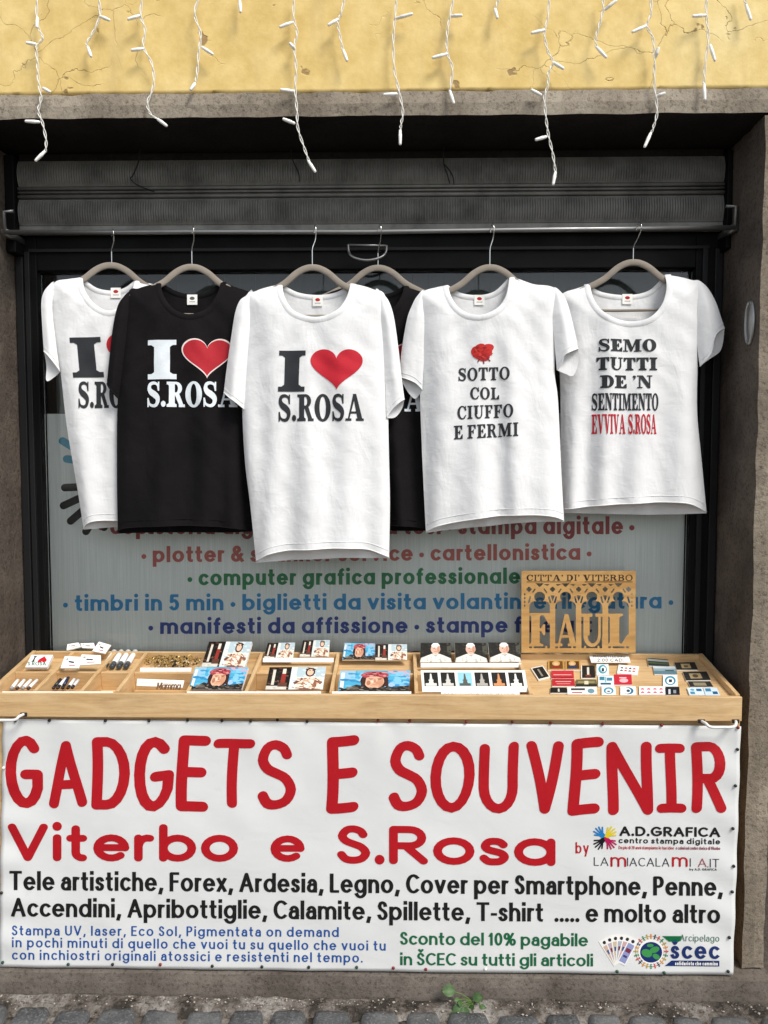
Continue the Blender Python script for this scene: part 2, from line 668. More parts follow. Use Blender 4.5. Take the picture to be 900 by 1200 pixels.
def sgly(ch, style):
    """width, skeleton strokes, dots"""
    o = A_(.35, .36, .35, .36, 0, 360)
    S_ = [(.5, .82), (.44, .93), (.28, 1), (.12, .96), (.02, .78), (.1, .62), (.28, .52), (.46, .42), (.56, .24), (.47, .06), (.28, 0), (.1, .04), (0, .18)]
    s_ = [(.47, .60), (.38, .695), (.25, .72), (.11, .69), (.03, .55), (.10, .43), (.25, .37), (.42, .30), (.5, .17), (.40, .03), (.25, 0), (.10, .02), (0, .13)]
    D = {
        'o': (.70, [o]), 'b': (.70, [o, [(0, 1), (0, 0)]]), 'd': (.70, [o, [(.7, 1), (.7, 0)]]),
        'p': (.70, [o, [(0, .72), (0, -.28)]]), 'q': (.70, [o, [(.7, .72), (.7, -.28)]]),
        'c': (.60, [A_(.35, .36, .35, .36, 48, 312)]), 'e': (.68, [A_(.34, .36, .34, .36, 0, 312), [(0, .37), (.68, .37)]]),
        'f': (.40, [[(.16, 0), (.16, .78)] + A_(.38, .78, .22, .22, 170, 90), [(0, .70), (.36, .70)]]),
        'g': (.70, [o, [(.7, .72), (.7, 0)] + A_(.35, -.0, .35, .28, 0, -150)]),
        'h': (.62, [[(0, 1), (0, 0)], A_(.31, .41, .31, .31, 180, 0) + [(.62, 0)]]),
        'n': (.62, [[(0, .72), (0, 0)], A_(.31, .41, .31, .31, 180, 0) + [(.62, 0)]]),
        'm': (1.02, [[(0, .72), (0, 0)], A_(.255, .45, .255, .27, 180, 0) + [(.51, 0)], A_(.765, .45, .255, .27, 180, 0) + [(1.02, 0)]]),
        'i': (0, [[(0, .72), (0, 0)]]), 'l': (0, [[(0, 1), (0, 0)]]),
        'r': (.38, [[(0, .72), (0, 0)], A_(.30, .40, .30, .32, 180, 75)]),
        's': (.50, [cr(s_, 3)]), 't': (.42, [[(.16, .96), (.16, .2)] + A_(.36, .2, .2, .2, 180, 275), [(0, .70), (.38, .70)]]),
        'u': (.62, [[(0, .72), (0, .31)] + A_(.31, .31, .31, .31, 180, 360), [(.62, .72), (.62, 0)]]),
        'v': (.62, [[(0, .72), (.31, 0), (.62, .72)]]), 'x': (.56, [[(0, .72), (.56, 0)], [(.56, .72), (0, 0)]]),
        'y': (.64, [[(0, .72), (.33, .02)], [(.64, .72), (.24, -.28)]]), 'z': (.52, [[(0, .72), (.52, .72), (0, 0), (.52, 0)]]),
        'A': (.80, [[(0, 0), (.40, 1), (.80, 0)], [(.15, .33), (.65, .33)]]),
        'C': (.74, [A_(.44, .5, .44, .5, 50, 310)]),
        'D': (.76, [[(0, 0), (0, 1), (.28, 1)] + A_(.28, .5, .48, .5, 90, -90) + [(0, 0)]]),
        'E': (.56, [[(0, 0), (0, 1), (.56, 1)], [(0, .52), (.50, .52)], [(0, 0), (.56, 0)]]),
        'F': (.54, [[(0, 0), (0, 1), (.54, 1)], [(0, .52), (.48, .52)]]),
        'G': (.84, [A_(.44, .5, .44, .5, 48, 330), [(.46, .46), (.84, .46), (.82, .24)]]),
        'H': (.70, [[(0, 1), (0, 0)], [(.70, 1), (.70, 0)], [(0, .5), (.70, .5)]]),
        'I': (0, [[(0, 1), (0, 0)]]), 'L': (.52, [[(0, 1), (0, 0), (.52, 0)]]),
        'M': (.88, [[(0, 0), (0, 1), (.44, .25), (.88, 1), (.88, 0)]]), 'N': (.72, [[(0, 0), (0, 1), (.72, 0), (.72, 1)]]),
        'O': (.90, [A_(.45, .5, .45, .5, 0, 360)]),
        'P': (.60, [[(0, 0), (0, 1), (.32, 1)] + A_(.33, .73, .27, .27, 90, -90) + [(0, .46)]]),
        'R': (.66, [[(0, 0), (0, 1), (.34, 1)] + A_(.35, .74, .27, .26, 90, -90) + [(0, .48)], [(.26, .48), (.66, 0)]]),
        'S': (.56, [cr(S_, 3)]), 'T': (.70, [[(0, 1), (.70, 1)], [(.35, 1), (.35, 0)]]),
        'U': (.70, [[(0, 1), (0, .34)] + A_(.35, .34, .35, .34, 180, 360) + [(.70, 1)]]),
        'V': (.76, [[(0, 1), (.38, 0), (.76, 1)]]),
        '0': (.58, [A_(.29, .5, .29, .5, 0, 360)]), '1': (.34, [[(0, .78), (.24, 1), (.24, 0)]]),
        '2': (.56, [A_(.27, .72, .27, .28, 160, -20) + [(0, 0), (.56, 0)]]),
        '5': (.56, [[(.50, 1), (.08, 1), (.05, .55)] + A_(.27, .32, .29, .32, 110, -140)]),
        '%': (.9, [A_(.18, .76, .18, .24, 0, 360), A_(.72, .24, .18, .24, 0, 360), [(.72, 1), (.18, 0)]]),
        '&': (.76, [[(.76, 0), (.16, .66)] + A_(.33, .80, .2, .2, 200, -20) + [(.12, .44)] + A_(.27, .26, .27, .26, 130, 300) + [(.70, .44)]]),
        '-': (.34, [[(0, .36), (.34, .36)]]), ',': (.06, [[(.06, .06), (0, -.16)]]), '.': (0, [[(0, 0), (0, .02)]]),
        "'": (0, [[(0, 1), (0, .76)]]), 'Š': (.56, [cr(S_, 3), [(.12, 1.3), (.28, 1.16), (.44, 1.3)]]),
        'š': (.50, [cr(s_, 3), [(.09, 1.06), (.25, .92), (.41, 1.06)]]),
        'à': None,
        '•': (.26, [[(.13, .36), (.13, .361)]]),
    }
    if ch == 'a' or ch == 'à':
        if style.get('a2'):
            g = (.58, [A_(.32, .46, .26, .26, 155, 0) + [(.58, 0)], [(.58, .43), (.26, .43)] + A_(.24, .215, .24, .215, 90, 270) + [(.36, 0), (.58, .14)]])
        else:
            g = (.70, [o, [(.7, .72), (.7, 0)]])
        if ch == 'à':
            g = (g[0], g[1] + [[(.2, 1.05), (.36, .9)]])
        return g
    if ch == 'I' and style.get('bars'):
        return (.44, [[(0, 1), (.44, 1)], [(.22, 1), (.22, 0)], [(0, 0), (.44, 0)]])
    return D[ch]


def sans_layout(text, total, h, style):
    hy = h * style.get('pen', .74)
    ky = h / hy
    """place glyphs so that the line is `total` cap-heights wide; returns flat shapes"""
    gap0, sp0 = style.get('gap', .16), style.get('space', .30)

    def width(k):
        x = 0
        for i, ch in enumerate(text):
            if ch == ' ':
                x += sp0 * k
                continue
            x += max(sgly(ch, style)[0] * k, 0) + 2 * h * (0.0 if sgly(ch, style)[0] * k > 2 * h else 1.0)
            if i < len(text) - 1:
                x += gap0 * k
        return x
    lo, hi = .1, 6.0
    for _ in range(40):
        k = (lo + hi) / 2
        if width(k) < total:
            lo = k
        else:
            hi = k
    parts = []
    x = 0
    low = None
    for i, ch in enumerate(text):
        if ch == ' ':
            x += sp0 * k
            continue
        W, st = sgly(ch, style)
        Wk = W * k
        ow = Wk if Wk > 2 * h else Wk + 2 * h
        upper = ch in 'ABCDEFGHIJKLMNOPQRSTUVWXYZ0125%&Š'
        knots = [(-.28, -.28 + hy), (0, hy), (1, 1 - hy)] if upper else [(-.28, -.28 + hy), (0, hy), (XH, XH - hy), (1, 1 - hy)]

        def my(y):
            if y <= knots[0][0]:
                return knots[0][1]
            for (a, b), (c, d) in zip(knots, knots[1:]):
                if y <= c:
                    return b + (d - b) * (y - a) / (c - a)
            return knots[-1][1] + (y - knots[-1][0])

        def mx(px):
            return h + (px / W * (ow - 2 * h) if W > 0 else 0)
        sh = []
        cap = style.get('cap', 'square')
        for pl in st:
            q = [(mx(px), my(py)) for px, py in pl]
            if style.get('slant'):
                q = [(a + b * style['slant'], b) for a, b in q]
            if ch == '•':
                sh += [(0, ell(q[0][0], .36, .15, .15, 18))]
                continue
            if ch == '.':
                sh += [(0, ell(q[0][0], h, h * 1.12, h * 1.12, 16))]
                continue
            curved_end = cap
            sh += [(0, [(a_, b_ / ky) for a_, b_ in p]) for p in stroke([(a_, b_ * ky) for a_, b_ in q], h, curved_end)]
        if ch == 'i':
            sh.append((0, ell(h, .93, h * 1.1, h * 1.05, 16) if cap == 'round' or style.get('rdot') else rc(0, .93 - h, 2 * h, .93 + h)))
        V, F, S = flat(sh)
        parts.append(([(a + x, b) for a, b in V], F, S))
        x += ow + gap0 * k
    return join2(parts)


def slab(ch, T=.25, t=.10):
    """slab serif capital: width and list of (0 | None, polygon)"""
    def br(x, y, d, up):       # small bracket in the corner of stem and serif
        return (0, [(x, y), (x + d, y), (x, y + (abs(d) if up else -abs(d)))])

    def stem(x0, w=T, sl=.11, sr=.11, top=True, bot=True):
        q = [(0, rc(x0, 0, x0 + w, 1))]
        if bot:
            q += [(0, rc(x0 - sl, 0, x0 + w + sr, t)), br(x0, t, -.05, True), br(x0 + w, t, .05, True)]
        if top:
            q += [(0, rc(x0 - sl, 1 - t, x0 + w + sr, 1)), br(x0, 1 - t, -.05, False), br(x0 + w, 1 - t, .05, False)]
        return q
    s = .11
    if ch == 'I':
        return T + 2 * s, stem(s)
    if ch == 'L':
        return .74, stem(s) + [(0, rc(s, 0, .74, t)), (0, [(.74, 0), (.74, .36), (.67, .36), (.48, t), (.48, 0)])]
    if ch in 'EF':
        q = stem(s, sr=.11)
        q += [(0, rc(s, 1 - t, .72, 1)), (0, [(.72, 1), (.72, .68), (.65, .68), (.5, 1 - t), (.5, 1)]), (0, rc(s, .455, .52, .545)),
              (0, [(.55, .34), (.55, .66), (.49, .66), (.42, .545), (.42, .455), (.49, .34)])]
        if ch == 'E':
            q += [(0, rc(s, 0, .76, t)), (0, [(.76, 0), (.76, .34), (.69, .34), (.52, t), (.52, 0)])]
        return .76 if ch == 'E' else .73, q
    if ch == 'T':
        c = .40
        return .80, stem(c - T / 2, top=False) + [(0, rc(0, 1 - t, .80, 1)), (0, [(0, 1), (0, .66), (.07, .66), (.2, 1 - t), (.2, 1)]), (0, [(.80, 1), (.80, .66), (.73, .66), (.6, 1 - t), (.6, 1)])]
    if ch == 'O':
        return .88, [(0, ell(.44, .5, .44, .52)), (None, ell(.44, .5, .44 - T * .95, .42))]
    if ch == 'C':
        return .80, [(0, ell(.43, .5, .43, .52)), (None, ell(.46, .5, .23, .42)), (None, rc(.62, .30, .95, .67)), (0, rc(.70, .64, .78, 1.0)),
                     (0, [(.60, .9), (.78, .64), (.78, .9)]), (None, [(.62, .30), (.8, .30), (.8, -.05), (.74, -.05)]), (0, [(.56, .0), (.66, .03), (.79, .28), (.72, .32), (.60, .12)])]
    if ch == 'G':
        return .86, slab('C')[1] + stem(.56, top=False)[:1]
    if ch == 'S':
        pts = cr([(.61, .72), (.56, .88), (.38, .955), (.18, .90), (.13, .74), (.22, .60), (.40, .50), (.55, .38), (.58, .24), (.50, .09), (.33, .045), (.14, .12), (.07, .30)], 4)
        n = len(pts)
        wd = [(.045 + .085 * math.exp(-((i / (n - 1) - .5) / .24) ** 2)) for i in range(n)]
        return .70, [(0, p) for p in stroke(pts, .05, 'round', wd)] + [(0, rc(.58, .64, .655, 1.0)), (0, rc(.03, 0, .105, .36))]
    if ch == 'R':
        return .88, stem(s, sr=.09) + [(0, rc(s, 1 - t, .5, 1)), (0, ell(.46, .745, .30, .255)), (None, ell(.44, .74, .115, .165)), (None, rc(s + T, .62, .46, .86)), (0, rc(s, .46, .46, .545)), (0, rc(s, 0, s + T, 1)), (0, rc(s, .905, .48, 1)),
                                      (0, [(.40, .5), (.62, .52), (.82, .1), (.60, .1)]), (0, rc(.60, 0, .90, t))]
    if ch == 'D':
        return .84, [(0, ell(.38, .5, .45, .5)), (None, ell(.36, .5, .22, .40)), (None, rc(-.2, -.1, s + T, 1.1)), (None, rc(s + T, .1, .37, .9))] + stem(s, sr=0) + [(0, rc(s, 0, .40, t)), (0, rc(s, 1 - t, .40, 1))]
    if ch == 'B':
        return .82, [(0, ell(.46, .74, .28, .26)), (0, ell(.48, .27, .32, .27)), (0, rc(s, 0, .48, 1)), (None, ell(.46, .745, .10, .155)), (None, ell(.48, .265, .12, .17)), (None, rc(s + T, .1, .48, .435)), (None, rc(s + T, .59, .46, .90))] + stem(s, sr=0)
    if ch == 'A':
        return .98, [(0, [(.10, 0), (.19, 0), (.50, .86), (.46, 1.0), (.42, 1)]), (0, [(.40, 1), (.58, 1), (.92, .05), (.65, .05)]), (0, rc(.22, .27, .70, .35)), (0, rc(0, 0, .32, t * .9)), (0, rc(.56, 0, .99, t * .9))]
    if ch == 'V':
        return .94, [(0, [(.08, 1), (.36, 1), (.58, .16), (.50, 0), (.40, 0)]), (0, [(.74, 1), (.83, 1), (.56, 0), (.47, .06)]), (0, rc(0, .91, .42, 1)), (0, rc(.64, .91, .95, 1))]
    if ch == 'U':
        return .90, [(0, ell(.45, .34, .34, .36)), (None, ell(.475, .34, .20, .25)), (None, rc(-.1, .34, 1, 1.2)), (None, rc(.275, .33, .675, .5)), (0, rc(.11, .33, .355, 1)), (0, rc(.69, .33, .79, 1)), (0, rc(0, .9, .46, 1)), (0, rc(.58, .9, .90, 1)), ]
    if ch == 'N':
        return .94, [(0, rc(.12, 0, .21, 1)), (0, rc(.74, 0, .83, 1)), (0, [(.06, 1), (.34, 1), (.83, .0), (.70, 0), (.2, .8)]), (0, [(.06, 1), (.36, 1), (.83, .22), (.83, 0), (.66, 0)]), (0, rc(0, 0, .33, .09)), (0, rc(.62, .91, .95, 1)), (0, rc(0, .91, .2, 1))]
    if ch == 'M':
        return 1.16, [(0, rc(.12, 0, .21, 1)), (0, rc(.80, 0, 1.05, 1)), (0, [(.12, 1), (.38, 1), (.62, .3), (.56, .02), (.48, .02)]), (0, [(.80, 1), (.92, 1), (.58, .02), (.5, .06)]), (0, rc(0, 0, .33, .09)), (0, rc(.70, 0, 1.16, .09)), (0, rc(0, .91, .3, 1)), (0, rc(.9, .91, 1.16, 1))]
    if ch == '.':
        return .24, [(0, ell(.12, .12, .12, .12, 16))]
    if ch == "'":
        return .20, [(0, ell(.1, .9, .095, .1, 14)), (0, [(.19, .9), (.17, .76), (.05, .62), (.03, .66), (.1, .8)])]
    raise KeyError(ch)


def slab_line(text, gap=.07, space=.34, T=.25, t=.10):
    parts = []
    x = 0
    for i, ch in enumerate(text):
        if ch == ' ':
            x += space
            continue
        W, sh = slab(ch, T, t)
        V, F, S = flat(sh)
        parts.append(([(a + x, b) for a, b in V], F, S))
        x += W + gap
    return join2(parts), x - gap


def to_px(V, x0, x1, yl, yr, cap, total):
    """unit lettering -> photo pixels; yl, yr = baseline at the two ends"""
    k = (x1 - x0) / total
    return [(x0 + a * k, yl + (yr - yl) * (a / total) - b * cap) for a, b in V]


def writing(name, text, mat, parent, surf, x0, x1, yl, yr, cap, weight=.10, style=None, step=None, serif=False, wobble=None, **kw):
    """surf(u, v) -> world point just in front of the carrier"""
    if serif:
        (V, F, S), tot = slab_line(text, **kw)
    else:
        tot = (x1 - x0) / cap
        V, F, S = sans_layout(text, tot, weight, style or {})
    V = to_px(V, x0, x1, yl, yr, cap, tot)
    if step:
        V, F, S = gridcut(V, F, S, step)
    if wobble is not None:
        um = (x0 + x1) / 2
        V = [(u + 1.5 * math.sin(v / 24 + wobble * 2.1) + .02 * (yl - v) * math.sin(wobble * 5), v - .055 * (u - um) + 1.1 * math.sin(u / 13 + wobble)) for u, v in V]
    return mk(name, [surf(u, v) for u, v in V], F, mat, parent)


def art(name, shapes, parent, surf, step=None):
    """multi-coloured flat print; shapes: [(hex | None, polygon in (u, v))]"""
    keys = []
    sh = []
    for c, p in shapes:
        if c is None:
            sh.append((None, p)); continue
        if c not in keys:
            keys.append(c)
        sh.append((keys.index(c), p))
    V, F, S = flat(sh)
    if step:
        V, F, S = gridcut(V, F, S, step)
    return mk(name, [surf(u, v) for u, v in V], F, [hexm(c, 0.6, 0.15) for c in keys], parent, S)


# ==================================================================  THE SETTING
XR = P(893, 268, 0.0).x              # right face of the opening
XL = P(24, 535, 0.285).x             # left face of the opening
ZL0 = P(450, 136.5, 0.0).z           # underside of lintel
ZL1 = P(450, 105, 0.0).z             # top of lintel
YB = 0.285                           # back of the reveal
ZT = 0.077                           # threshold top
print('opening', XL, XR, ZL0, ZL1)


def rough_box(x0, x1, y0, y1, z0, z1, seg=0.05, amp=0.004, seed=0):
    """stone block with a slightly uneven surface and worn edges"""
    bm = bmesh.new()
    nx = max(1, int((x1 - x0) / seg)); ny = max(1, int((y1 - y0) / seg)); nz = max(1, int((z1 - z0) / seg))
    def pt(i, j, k):
        return Vector((x0 + (x1 - x0) * i / nx, y0 + (y1 - y0) * j / ny, z0 + (z1 - z0) * k / nz))
    vd = {}
    def gv(i, j, k):
        key = (i, j, k)
        if key not in vd:
            p = pt(i, j, k)
            q = p * 9 + Vector((seed * 3.1, 0, 0))
            d = Vector((noise.noise(q), noise.noise(q + Vector((7, 3, 1))), noise.noise(q + Vector((2, 9, 4)))))
            edge = (i in (0, nx)) + (j in (0, ny)) + (k in (0, nz))
            c = Vector(((x0 + x1) / 2, (y0 + y1) / 2, (z0 + z1) / 2))
            if edge >= 2:
                inn = Vector((1 if i == 0 else -1 if i == nx else 0, 1 if j == 0 else -1 if j == ny else 0, 1 if k == 0 else -1 if k == nz else 0))
                p = p + inn * (0.003 + 0.006 * abs(noise.noise(p * 21)))
            vd[key] = bm.verts.new(p + d * amp)
        return vd[key]
    for i in range(nx):
        for j in range(ny):
            for k in (0, nz):
                bm.faces.new([gv(i, j, k), gv(i + 1, j, k), gv(i + 1, j + 1, k), gv(i, j + 1, k)])
        for k in range(nz):
            for j in (0, ny):
                bm.faces.new([gv(i, j, k), gv(i + 1, j, k), gv(i + 1, j, k + 1), gv(i, j, k + 1)])
    for j in range(ny):
        for k in range(nz):
            for i in (0, nx):
                bm.faces.new([gv(i, j, k), gv(i, j + 1, k), gv(i, j + 1, k + 1), gv(i, j, k + 1)])
    bmesh.ops.recalc_face_normals(bm, faces=bm.faces)
    bm.verts.index_update()
    v = [tuple(a.co) for a in bm.verts]; f = [tuple(a.index for a in q.verts) for q in bm.faces]
    nrm = [tuple(q.normal) for q in bm.faces]
    bm.free()
    return v, f, nrm


# ---- ground: cobbles, mortar strip
def cobbles():
    b = MB()
    rnd = random.Random(3)
    y = -0.089
    row = 0
    marks = [-88, -38, 12, 60, 110, 163, 213, 265, 313, 362, 417, 472, 520, 578, 637, 685, 733, 785, 830, 887, 940, 990]
    first = [P(u, 1186, -0.13).x for u in marks]
    while y > -4.6:
        dep = 0.125 + rnd.uniform(-.012, .012)
        if row == 0:
            xs = [first[0] - 0.15 * k for k in range(12, 0, -1)] + first + [first[-1] + 0.15 * k for k in range(1, 12)]
        else:
            xs = [-3.2 + rnd.uniform(-.08, .08)]
            while xs[-1] < 3.2:
                xs.append(xs[-1] + rnd.uniform(.105, .165))
        for x0, x1 in zip(xs, xs[1:]):
            g = 0.0025 + rnd.random() * .003
            cx, cy = (x0 + x1) / 2, y - dep / 2
            hx, hy = (x1 - x0) / 2 - g, dep / 2 - g
            top = rnd.uniform(-.006, .006) - 0.002
            n = 9 if row < 2 else 5
            tx, ty = rnd.uniform(-.05, .05), rnd.uniform(-.05, .05)
            V = []; F = []
            sd = rnd.random() * 50
            for i in range(n):
                for j in range(n):
                    a, c = -1 + 2 * i / (n - 1), -1 + 2 * j / (n - 1)
                    r = (abs(a) ** 7 + abs(c) ** 7) ** (1 / 7)
                    # square to squircle
                    m = max(abs(a), abs(c), 1e-6)
                    kx = m / max(r, 1e-6)
                    px, py = a * kx, c * kx
                    drop = 0.012 * m ** 6 + (0.03 if m > .99 else 0)
                    wob = 0.05 * noise.noise(Vector((sd + px, py, 0)))
                    X, Yy = cx + px * hx * (1 + wob), cy + py * hy * (1 + wob)
                    V.append((X, Yy, top + tx * px * hx + ty * py * hy - drop + 0.005 * noise.noise(Vector((X * 25, Yy * 25, sd)))))
            for i in range(n - 1):
                for j in range(n - 1):
                    F.append((i * n + j, (i + 1) * n + j, (i + 1) * n + j + 1, i * n + j + 1))
            b.add(V, F)
        y -= dep
        row += 1
    o = b.build('cobblestone_pavement', M['cobble'], smooth=True)
    tag(o, kind='structure')
    return o


cobbles()
gv, gf = [], []
n = 60
for i in range(n + 1):
    for j in range(n + 1):
        s = lambda k: math.copysign((abs(k) ** 2.6) * 60, k)
        x, y = s(-1 + 2 * i / n), s(-1 + 2 * j / n) - 1
        gv.append((x, y, -0.024 + 0.002 * noise.noise(Vector((x * 3, y * 3, 0)))))
for i in range(n):
    for j in range(n):
        a = i * (n + 1) + j
        gf.append((a, a + n + 1, a + n + 2, a + 1))
tag(mk('ground', gv, gf, M['dirt']), kind='structure')
# rough mortar strip between threshold and cobbles
sv, sf = [], []
nx, ny = 520, 16
for i in range(nx + 1):
    for j in range(ny + 1):
        x = -1.75 + 3.5 * i / nx
        t = j / ny
        y = -0.045 - t * 0.078
        z = -0.002 + 0.010 * noise.fractal(Vector((x * 11, y * 14, 2)), 1.0, 2.0, 5) - 0.022 * max(0, t - .72) / .28
        if t > .5:
            y += 0.016 * noise.noise(Vector((x * 9, 0, 5)))
        sv.append((x, y, z))
for i in range(nx):
    for j in range(ny):
        a = i * (ny + 1) + j
        sf.append((a, a + ny + 1, a + ny + 2, a + 1))
tag(mk('mortar_strip', sv, sf, M['dirt'], smooth=True), kind='structure')
# loose grit along the foot of the threshold
b = MB()
rnd = random.Random(11)
for k in range(900):
    x = rnd.uniform(-1.4, 1.4)
    y = -0.053 - abs(rnd.gauss(0, .028))
    r = rnd.uniform(.0012, .0045) * (1.5 if rnd.random() < .06 else 1)
    z = -0.002 + 0.010 * noise.fractal(Vector((x * 11, y * 14, 2)), 1.0, 2.0, 5) + r * .4
    pts = [(1, 0, 0), (-1, 0, 0), (0, 1, 0), (0, -1, 0), (0, 0, 1), (0, 0, -1)]
    V = [(x + p[0] * r * rnd.uniform(.6, 1.3), y + p[1] * r * rnd.uniform(.6, 1.3), z + p[2] * r * rnd.uniform(.5, 1)) for p in pts]
    b.add(V, [(0, 2, 4), (2, 1, 4), (1, 3, 4), (3, 0, 4), (2, 0, 5), (1, 2, 5), (3, 1, 5), (0, 3, 5)], rnd.choice((0, 0, 1, 2)))
tag(b.build('loose_grit', [hexm('5b5048', .9), hexm('6f675f', .9), hexm('a39c90', .9)]), 'small loose grit and crumbs along the foot of the brown threshold', 'grit', kind='stuff')

# ---- yellow wall with crumbling lower edge
W0, W1, WZ = -6.0, 6.0, 6.5
bm_x = [W0 + (W1 - W0) * i / 900 for i in range(901)]
V = []; F = []
zz = [0, .012, .05, .12, .25, .5, .9, 1.5, WZ - ZL1]
for x in bm_x:
    e = 0.004 * noise.noise(Vector((x * 14, 1, 0))) + 0.011 * max(0, noise.fractal(Vector((x * 30, 7, 0)), 1, 2, 4) - .12)
    for k, z in enumerate(zz):
        V.append((x, 0.012 - (0.005 if k == 0 else 0.0) * 0 + 0.004 * noise.noise(Vector((x * 2.5, 0, z * 2.5 + 9))), ZL1 + z + (e if k == 0 else 0)))
m_ = len(zz)
for i in range(len(bm_x) - 1):
    for k in range(m_ - 1):
        a = i * m_ + k
        F.append((a, a + m_, a + m_ + 1, a + 1))
# thickness behind
nv = len(V)
for i, x in enumerate(bm_x):
    V.append((x, 0.045, V[i * m_][2]))
for i in range(len(bm_x) - 1):
    F.append((i * m_, nv + i, nv + i + 1, (i + 1) * m_))
wall = mk('plaster_wall', V, F, M['plaster'], smooth=True)
tag(wall, 'cracked ochre yellow plaster wall above the stone lintel', 'wall')

# masonry behind and beside the opening
b = MB()
b.box(W0, W1, 0.045, 0.5, ZL1 - .02, WZ)
b.box(W0, XL - .10, 0.03, 0.5, -.03, ZL1 - .02)
b.box(XR + .085, W1, 0.03, 0.5, -.03, ZL1 - .02)
b.box(XL - .10, XR + .085, YB + .10, 0.5, ZL0 - .02, ZL1 - .02)
tag(b.build('masonry_wall', M['jamb']), 'dark weathered masonry wall beside the stone door surround', 'wall')

# ---- stone surround
sur = thing('stone_surround', 'weathered grey brown stone surround with lintel and jambs framing the shop opening', 'door surround', (0, 0.1, 0))
v, f, nr = rough_box(W0 * .4, W1 * .4, 0.0, YB + .08, ZL0, ZL1, .04, .003, 1)
mi = [1 if n_[2] < -.6 else 0 for n_ in nr]  # downward faces take the stone with shade painted in
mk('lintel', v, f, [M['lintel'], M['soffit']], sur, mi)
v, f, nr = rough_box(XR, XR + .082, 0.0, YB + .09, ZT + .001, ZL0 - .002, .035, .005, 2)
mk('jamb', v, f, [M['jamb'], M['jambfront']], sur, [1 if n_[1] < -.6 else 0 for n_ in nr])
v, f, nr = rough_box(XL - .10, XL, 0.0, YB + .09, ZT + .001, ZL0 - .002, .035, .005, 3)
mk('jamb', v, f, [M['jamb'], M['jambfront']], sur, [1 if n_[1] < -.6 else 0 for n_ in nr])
v, f, nr = rough_box(XL - .12, XR + .09, -0.05, 0.30, -.03, ZT, .03, .003, 4)
mk('threshold', v, f, M['sill'], sur)

# ---- oval cover on the right reveal
def PX(u, v, X):
    return PL(u, v, Vector((X, 0, 0)), Vector((1, 0, 0)))


c0 = PX(880, 378, XR)
ov = thing('oval_cover', 'oval zinc cover plate set into the right stone jamb', 'cover plate', (XR, c0.y, c0.z - .07))
b = MB()
ring = [(XR - .004, c0.y + .027 * math.cos(a), c0.z + .068 * math.sin(a)) for a in [2 * math.pi * i / 28 for i in range(29)]]
b.tube(ring, .006, 8, caps=False)
b.build('rim', M['zinc'], ov, True)
b = MB()
pts = [(XR - .001 - .010 * (1 - k * k), 0, 0) for k in (0, .5, 1)]
V = [(XR - .009, c0.y, c0.z)]
F = []
for k in (.5, .98):
    for i in range(24):
        a = 2 * math.pi * i / 24
        V.append((XR - .009 + .006 * k * k, c0.y + .025 * k * math.cos(a), c0.z + .066 * k * math.sin(a)))
for i in range(24):
    F.append((0, 1 + i, 1 + (i + 1) % 24))
    F.append((1 + i, 25 + i, 25 + (i + 1) % 24, 1 + (i + 1) % 24))
b.add(V, F)
b.build('plate', M['rail'], ov, True)

# ---- roller shutter (rolled up)
YS = 0.25
shx0, shx1 = P(22, 230, YS).x, P(848, 225, YS).x
rs = thing('roller_shutter', 'dusty grey ribbed steel roller shutter rolled up under the lintel', 'roller shutter', ((shx0 + shx1) / 2, YS, P(450, 270, YS).z))


def zs(v):
    return P(450, v, YS).z


def slat(vt, vb, nm):
    nrib = 276
    V = []; F = []
    zt, zb = zs(vt), zs(vb)
    ks = 7
    nx = nrib * 4
    for i in range(nx + 1):
        x = shx0 + (shx1 - shx0) * i / nx
        rib = -0.0055 if (i % 4) in (1, 2) else 0.0
        for k in range(ks):
            t = k / (ks - 1)
            bul = -0.010 * math.sin(math.pi * t)
            r = rib if 0 < k < ks - 1 else 0
            V.append((x, YS + bul + r, zb + (zt - zb) * t))
    for i in range(nx):
        for k in range(ks - 1):
            a = i * ks + k
            F.append((a, a + ks, a + ks + 1, a + 1))
    mk(nm, V, F, M['shutter'], rs)


slat(186, 216, 'slat')
b = MB()
b.box(shx0, shx1, YS + .004, YB + .06, zs(186.5), ZL0 - .004)
b.build('housing', M['soffit'], rs, bevel=.003)  # same near-black colour, so shade above the slats is painted in too
slat(231.5, 262, 'slat')
b = MB()
for v0, rr in ((219, .0055), (223.5, .004), (228.5, .006)):
    z = zs(v0)
    b.tube([(shx0, YS - .004, z), (shx1, YS - .004, z)], rr, 10)
b.box(shx0, shx1, YS + .003, YS + .012, zs(233), zs(214))
b.build('slat_joint', M['shutter'], rs, True)
b = MB()
b.box(shx0, shx1, YS - .004, YS + .02, zs(272), zs(262.5))
b.build('bottom_bar', M['shutter'], rs, bevel=.003)
for xa, xb in ((XL + .002, shx0 - .001), (shx1 + .001, XR - .002)):
    b = MB()
    b.box(xa, xb, YS - .03, YB + .08, zs(296), ZL0 - .02)
    b.build('guide_rail', M['darksteel'], rs, bevel=.003)
# pull ring
c1 = P(430, 291, YS - .02)
hp = [P(408, 287, YS - .015), P(409, 296, YS - .03), P(415, 302, YS - .04), P(430, 305, YS - .045), P(445, 302, YS - .04), P(452, 296, YS - .03), P(453, 288, YS - .015)]
b = MB()
b.tube(cr([tuple(p) for p in hp], 6), .0045, 8)
b.tube([P(408, 287, YS - .015), P(453, 288, YS - .015)], .004, 8)
b.build('pull_handle', M['rail'], rs, True)

